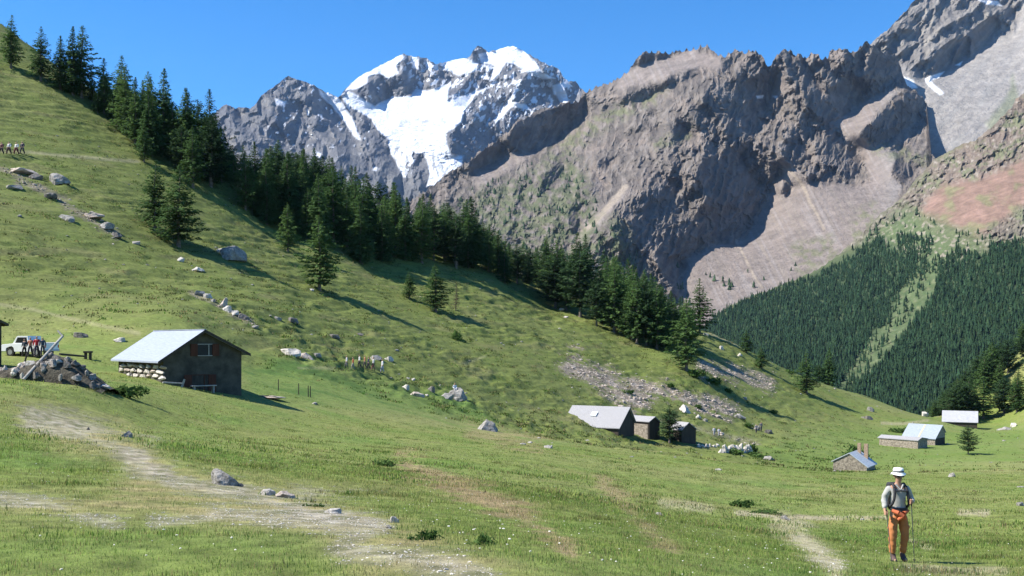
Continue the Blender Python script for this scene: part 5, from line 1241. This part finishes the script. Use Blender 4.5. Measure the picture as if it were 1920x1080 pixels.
RAD = dict(pelvis=(.15, .105), belly=(.135, .10), chest=(.16, .11), uchest=(.14, .095), neck=.06, neck2=.055, jaw=(.062, .07), head=(.076, .095), crown=(.05, .065), shR=.062, shL=.062, elR=.043, elL=.043, wrR=.03, wrL=.03, haR=(.038, .02), haL=(.038, .02),
           hipR=.09, hipL=.09, knR=.06, knL=.06, anR=.042, anL=.042, toR=(.045, .028), toL=(.045, .028))
EDG = [('pelvis','belly'),('belly','chest'),('chest','uchest'),('uchest','neck'),('neck','neck2'),('neck2','jaw'),('jaw','head'),('head','crown')] + [e_ for s in 'RL' for e_ in [('uchest','sh'+s),('sh'+s,'el'+s),('el'+s,'wr'+s),('wr'+s,'ha'+s),('pelvis','hip'+s),('hip'+s,'kn'+s),('kn'+s,'an'+s),('an'+s,'to'+s)]]
def sub_skin(name, J, keys, grow, edges=None, over=None, root=None):
    ks = [k for k in J if k in keys]; R = {}
    for k in ks:
        r = (over or {}).get(k, RAD.get(k, .03)); R[k] = tuple(q + grow for q in r) if isinstance(r, tuple) else r + grow
    return skin_mesh(name, {k: J[k] for k in ks}, [e_ for e_ in (edges or EDG) if e_[0] in ks and e_[1] in ks], R, root=ks.index(root) if root else 0)

def person(loc, rz, scale, pose, label, shirt, trousers, hat=None, pack=None, group=None, hair=(.05, .035, .025), boots=(.06, .045, .035), shorts=False):
    o = empty('person', loc, rz, (scale,) * 3); tag(o, label, 'person', group); J = body_joints(pose)
    link('body', sub_skin('body', J, set(J), 0), cloth('skin', SKIN, .6), o)
    def lp(a_, b_, t): return tuple(J[a_][i] + (J[b_][i] - J[a_][i]) * t for i in range(3))
    link('shirt', crumple(sub_skin('shirt', J, {'pelvis','belly','chest','uchest','shR','shL','elR','elL','wrR','wrL'} - ({'wrR','wrL'} if shorts else set()), .018, over={'wrR': .032, 'wrL': .032}), .022, 3), cloth('shirt_cloth', shirt), o)
    Jt = dict(J); ed = [('waist','pelvis')] + [e_ for s in 'RL' for e_ in [('pelvis','hip'+s),('hip'+s,'kn'+s)] + ([('kn'+s,'sh_'+s)] if not shorts else [])]
    Jt['waist'] = lp('pelvis', 'belly', .7); ks = {'waist','pelvis','hipR','hipL','knR','knL'}
    if not shorts:
        for s in 'RL': Jt['sh_' + s] = lp('kn' + s, 'an' + s, .86); ks.add('sh_' + s)
    Jt = {k: Jt[k] for k in ['pelvis','waist','hipR','hipL','knR','knL','sh_R','sh_L'] if k in ks}
    link('trousers', crumple(sub_skin('trousers', Jt, ks, .022, ed, {'waist': (.135, .10), 'sh_R': .044, 'sh_L': .044}), .035, 5), cloth('trouser_cloth', trousers), o)
    for s in 'RL':
        Jb = {'sh': lp('kn' + s, 'an' + s, .8), 'an': J['an' + s], 'to': J['to' + s]}
        link('boot', skin_mesh('boot', Jb, [('sh', 'an'), ('an', 'to')], {'sh': .052, 'an': .058, 'to': (.055, .04)}, 1), cloth('boot_leather', boots), o)
    c = Vector(J['head']); up = (Vector(J['crown']) - Vector(J['jaw'])).normalized()
    if hat:
        prof = [(.138, .0), (.134, .012), (.10, .045), (.098, .09), (.085, .125), (.0, .135)]
        V = []; n = 16
        for r, z in prof:
            for k in range(n): q = k * 2 * math.pi / n; V.append((r * math.cos(q), r * 1.08 * math.sin(q), z + (.012 * math.cos(2 * q) if r > .12 else 0)))
        V = np.array(V) + np.array(c) + np.array([0, 0, .022])
        link('hat', np_mesh('hat', V, np.concatenate([np.array([[a_ * n + k, a_ * n + (k + 1) % n, (a_ + 1) * n + (k + 1) % n, (a_ + 1) * n + k] for k in range(n)]) for a_ in range(len(prof) - 1)]), smooth=True), cloth('hat_cloth', hat), o)
    else:
        link('hair', skin_mesh('hair', {'a': tuple(c + Vector((0, .03, .0))), 'b': tuple(c + Vector((0, .02, .06)))}, [('a', 'b')], {'a': (.085, .085), 'b': (.075, .08)}, 0), cloth('hair_strands', hair), o)
    return o, J

gz_ = on_ground(1684, 0, 20.0)
PX = 20.0 / F
hz0 = gz_.z - W(0, 1052, 20.0)[2]
hk, HJ = person((gz_.x, 20.0, gz_.z - .01), .05, 1.0, dict(
    shR=(-.175, .01, 1.42), elR=(-.255, .05, 1.20), wrR=(-.285, -.06, 1.01), haR=(-.29, -.09, .955),
    shL=(.175, .01, 1.41), elL=(.285, .06, 1.19), wrL=(.19, -.19, 1.19), haL=(.15, -.25, 1.19),
    knR=(-.135, -.06, .50), anR=(-.115, -.02, .09), toR=(-.14, -.20, .035), hipR=(-.10, 0, .9),
    knL=(.135, -.01, .50), anL=(.095, .06, .09), toL=(.12, -.10, .03)),
    'hiker in white hat, grey shirt and orange trousers walking towards us with two poles', (.36, .355, .33), (.43, .165, .06), hat=(.80, .79, .74), boots=(.10, .065, .06))
# fingers curled round the grips, face, band, sunglasses, tied jacket
def fingers(J, side):
    h = Vector(J['ha' + side]); P = []
    for k in range(4):
        z = .028 - k * .019; ln = (.95, 1.05, 1.0, .8)[k]
        a_ = h + Vector((-.012, .01, z)); b_ = h + Vector((0, -.045 * ln, z)); c_ = h + Vector((.03 * (1 if side == 'R' else -1), -.055 * ln, z - .004)); d_ = h + Vector((.042 * (1 if side == 'R' else -1), -.022, z - .006))
        for p, q, r0, r1 in ((a_, b_, .011, .010), (b_, c_, .010, .009), (c_, d_, .009, .007)): P.append(tube(p, q, r0, r1, 6))
    t0 = h + Vector((.02 * (1 if side == 'R' else -1), .01, .035)); t1 = h + Vector((.035 * (1 if side == 'R' else -1), -.03, .05)); t2 = h + Vector((.02 * (1 if side == 'R' else -1), -.06, .045))
    P += [tube(t0, t1, .013, .011, 6), tube(t1, t2, .011, .008, 6)]
    part('fingers', P, cloth('skin', SKIN, .6), hk, smooth=True)
fingers(HJ, 'R'); fingers(HJ, 'L')
hc = Vector(HJ['head'])
def ring(c, rx, ry, z0, z1, n=20):
    V = [(c.x + rx * math.cos(k * 2 * math.pi / n), c.y + ry * math.sin(k * 2 * math.pi / n), c.z + z) for z in (z0, z1) for k in range(n)]
    return np.array(V), np.array([(k, (k + 1) % n, n + (k + 1) % n, n + k) for k in range(n)])
part('hat_band', ring(hc, .102, .112, .070, .100), cloth('band_cloth', (.10, .10, .11)), hk)
part('sunglasses', [boxV((hc.x - .068, hc.y - .115, hc.z - .022), (hc.x - .008, hc.y - .098, hc.z + .018)), boxV((hc.x + .008, hc.y - .115, hc.z - .022), (hc.x + .068, hc.y - .098, hc.z + .018)), boxV((hc.x - .0078, hc.y - .112, hc.z + .0), (hc.x + .0078, hc.y - .1, hc.z + .012)),
    boxV((hc.x - .082, hc.y - .10, hc.z), (hc.x - .074, hc.y + .02, hc.z + .01)), boxV((hc.x + .074, hc.y - .10, hc.z), (hc.x + .082, hc.y + .02, hc.z + .01))], M_glass, hk)
part('nose', [tube(hc + Vector((0, -.095, .0)), hc + Vector((0, -.12, -.04)), .009, .017, 6), tube(hc + Vector((0, -.12, -.04)), hc + Vector((0, -.09, -.05)), .017, .006, 6)], cloth('skin', SKIN, .6), hk, smooth=True)
part('mouth', boxV((hc.x - .025, hc.y - .1, hc.z - .078), (hc.x + .025, hc.y - .09, hc.z - .068)), cloth('lips', (.3, .10, .08)), hk)
for s in (-1, 1): part('ear', tube(hc + Vector((s * .07, .0, -.035)), hc + Vector((s * .088, .005, .015)), .014, .018, 6), cloth('skin', SKIN, .6), hk, smooth=True)
part('collar', [tube((-.075, -.06, 1.50), (-.005, -.115, 1.40), .022, .014, 5), tube((.075, -.06, 1.50), (.005, -.115, 1.40), .022, .014, 5)], cloth('shirt_cloth', (.36, .355, .33)), hk, smooth=True)
for s in (-1, 1):
    P = []
    for (a_, b_) in [((-.11, -.02, 1.455), (-.12, -.10, 1.40)), ((-.12, -.10, 1.40), (-.13, -.125, 1.28)), ((-.13, -.125, 1.28), (-.15, -.10, 1.14)), ((-.15, -.10, 1.14), (-.155, -.02, 1.06))]:
        P.append(tube((s * a_[0] * -1, a_[1] - .01, a_[2]), (s * b_[0] * -1, b_[1] - .01, b_[2]), .024, .024, 5))
bp_ = empty('backpack', (gz_.x, 20.0, gz_.z - .01), .05); tag(bp_, 'dark backpack with black straps worn by the orange-trousered hiker', 'backpack')
Mb = cloth('pack_fabric', (.035, .035, .04))
part('bag', (np.array([(sx * (.15 - .03 * (z > 1.3)), y, z) for z in (1.02, 1.2, 1.38, 1.5) for sx, y in ((-1, .13), (1, .13), (1, .33 - .05 * (z > 1.4)), (-1, .33 - .05 * (z > 1.4)))]), [np.array([(k * 4 + e_, k * 4 + (e_ + 1) % 4, k * 4 + 4 + (e_ + 1) % 4, k * 4 + 4 + e_) for k in range(3) for e_ in range(4)] + [(3, 2, 1, 0), (12, 13, 14, 15)])]), Mb, bp_, bevel=.03)
for s in (-1, 1):
    pts_s = [(.10, .10, 1.47), (.11, .0, 1.505), (.12, -.10, 1.44), (.125, -.145, 1.34), (.14, -.145, 1.22), (.165, -.11, 1.12), (.18, .0, 1.06), (.15, .12, 1.06)]
    part('shoulder_strap', [tube((s * p[0], p[1], p[2]), (s * q[0], q[1], q[2]), .025, .025, 6) for p, q in zip(pts_s[:-1], pts_s[1:])], Mb, bp_, smooth=True)
part('chest_strap', tube((-.12, -.152, 1.385), (.12, -.152, 1.385), .016, .016, 6), Mb, bp_)
part('hip_belt', ring(Vector((0, 0, 0)), .182, .145, 1.01, 1.055), Mb, bp_)
part('tied_jacket', [tube((-.16, -.09, 1.0), (-.06, -.155, .96), .035, .045, 7), tube((-.06, -.155, .96), (.02, -.165, .90), .045, .05, 7), tube((.15, -.09, 1.0), (.04, -.16, .95), .035, .045, 7), tube((.04, -.16, .95), (.08, -.15, .84), .045, .025, 7), tube((.02, -.165, .90), (-.07, -.15, .83), .05, .025, 7)], cloth('jacket_cloth', (.50, .13, .055)), hk, smooth=True)
for side, hx, hy, hz_, fx, fy, lab in (('R', HJ['haR'][0], HJ['haR'][1] - .03, HJ['haR'][2], -.215, -.22, 'dark trekking pole in the hiker\'s lowered hand, left in the picture'), ('L', HJ['haL'][0], HJ['haL'][1] - .03, HJ['haL'][2], .25, -.16, 'thin trekking pole in the hiker\'s raised hand, right in the picture')):
    po = empty('trekking_pole', (gz_.x, 20.0, gz_.z - .01), .05); tag(po, lab, 'trekking pole', None)
    hx += .015 * (1 if side == 'R' else -1); tz = .0
    dv = (Vector((fx, fy, tz)) - Vector((hx, hy, hz_))); top_ = Vector((hx, hy, hz_)) - dv.normalized() * .07
    part('grip', tube(top_, top_ + dv.normalized() * .15, .017, .014, 8), M_rubber, po, smooth=True)
    part('shaft', tube(top_ + dv.normalized() * .15, Vector((fx, fy, tz)), .010, .006, 8), cloth('pole_shaft', (.07, .08, .08), .4), po, smooth=True)
    part('basket', ring(Vector((fx, fy, .06)) + dv.normalized() * 0, .03, .03, 0, .012, 10), M_rubber, po)

# distant walkers and others
def small(px, py_feet, d, label, shirt, trousers, hpx=None, hat=None, group=None, rz=0, pose=None, shorts=False, z=None):
    p = on_ground(px, py_feet, d, 0)
    hgt = 1.0 if hpx is None else hpx * p.y / F / 1.75
    pz = p.z if z is None else z
    return person((p.x, p.y, pz), rz, hgt, pose or dict(anR=(-.1, -.16, .09), toR=(-.12, -.3, .035), knR=(-.1, -.16, .5), anL=(.1, .2, .12), toL=(.1, .06, .03), knL=(.1, .03, .5)), label, shirt, trousers, hat, group=group, shorts=shorts)[0]
WK = [(650, 692, 26, 'first walker from the left in the row of seven, pale top', (.5, .5, .5), (.12, .12, .12)), (662, 694, 25, 'second walker of the row, wearing a red-orange top', (.30, .09, .05), (.30, .28, .25)),
      (674, 690, 25, 'third walker of the row, in white and black', (.6, .6, .58), (.03, .03, .035)), (684, 691, 25, 'fourth walker of the row, in an orange top', (.34, .16, .08), (.06, .05, .05)),
      (691, 693, 25, 'fifth walker of the row, all in dark blue', (.03, .04, .08), (.03, .03, .04)), (700, 695, 26, 'sixth walker of the row, white top and reddish trousers', (.55, .55, .56), (.3, .12, .1)),
      (717, 700, 27, 'seventh, separate walker at the right end of the row, in white', (.62, .62, .64), (.42, .42, .45))]
for px, py, hp, lab, a_, b_ in WK: small(px, py, None, lab, a_, b_, hp, rz=-1.2, group='row of walkers')
# rock-top sitter
sp = on_ground(858, 750); kq = sp.y / F
person((sp.x - 5 * kq, sp.y, sp.z + 20 * kq - .86), .3, 1.0, dict(anR=(-.12, -.42, .50), toR=(-.12, -.56, .46), knR=(-.12, -.42, .92), anL=(.12, -.40, .50), toL=(.12, -.54, .46), knL=(.12, -.42, .92), haR=(-.15, -.38, .98), wrR=(-.2, -.3, 1.0), haL=(.15, -.38, .98), wrL=(.2, -.3, 1.0)), 'lone figure in light clothes sitting on the big rugged boulder', (.6, .62, .68), (.35, .37, .42), None)
small(1339, 817, None, 'left one of two small walkers in pale tops above the stone heap', (.55, .56, .6), (.3, .3, .33), 17, group=None)
small(1348, 818, None, 'right one of two small walkers in pale tops above the stone heap', (.6, .6, .64), (.33, .33, .38), 16)
small(1418, 812, None, 'left one of two dark-clad walkers near the far rocks', (.16, .17, .2), (.06, .06, .07), 17)
small(1427, 809, None, 'right one of two dark-clad walkers near the far rocks', (.12, .13, .16), (.08, .08, .09), 18)
for px, lab, a_, b_ in [(3, 'leftmost walker with pale pack on the high path, at the picture edge', (.12, .05, .05), (.06, .04, .04)), (17, 'second walker from the left edge on the high path, white-topped', (.5, .5, .5), (.06, .03, .04)),
                        (31, 'third walker from the left edge on the high path, white over dark red', (.55, .55, .52), (.12, .03, .04)), (42, 'front walker of the group on the high path, dark clothes', (.05, .05, .07), (.09, .08, .08))]:
    o_ = small(px, 289, None, lab, a_, b_, 23, group='walkers on the high path', rz=-.5); o_.scale = (o_.scale[0] * 1.45, o_.scale[1] * 1.45, o_.scale[2])
for px, fy, hp, lab, a_, b_ in [(46, 668, 33, 'person in dark clothes left of the group before the white truck', (.04, .05, .07), (.04, .03, .03)), (57, 668, 36, 'person in faded orange top before the white truck', (.42, .16, .10), (.05, .04, .05)),
                            (69, 669, 39, 'person in bright red jacket in front of the white truck', (.45, .03, .04), (.05, .04, .06)), (80, 668, 36, 'person in dark blue jacket right of the one in red', (.03, .05, .09), (.06, .06, .07))]:
    g = on_ground(px, 0, 84); small(px, 0, 84, lab, a_, b_, hp, rz=.3 * (px - 60) / 20, z=W(px, fy, 84)[2], group=None)
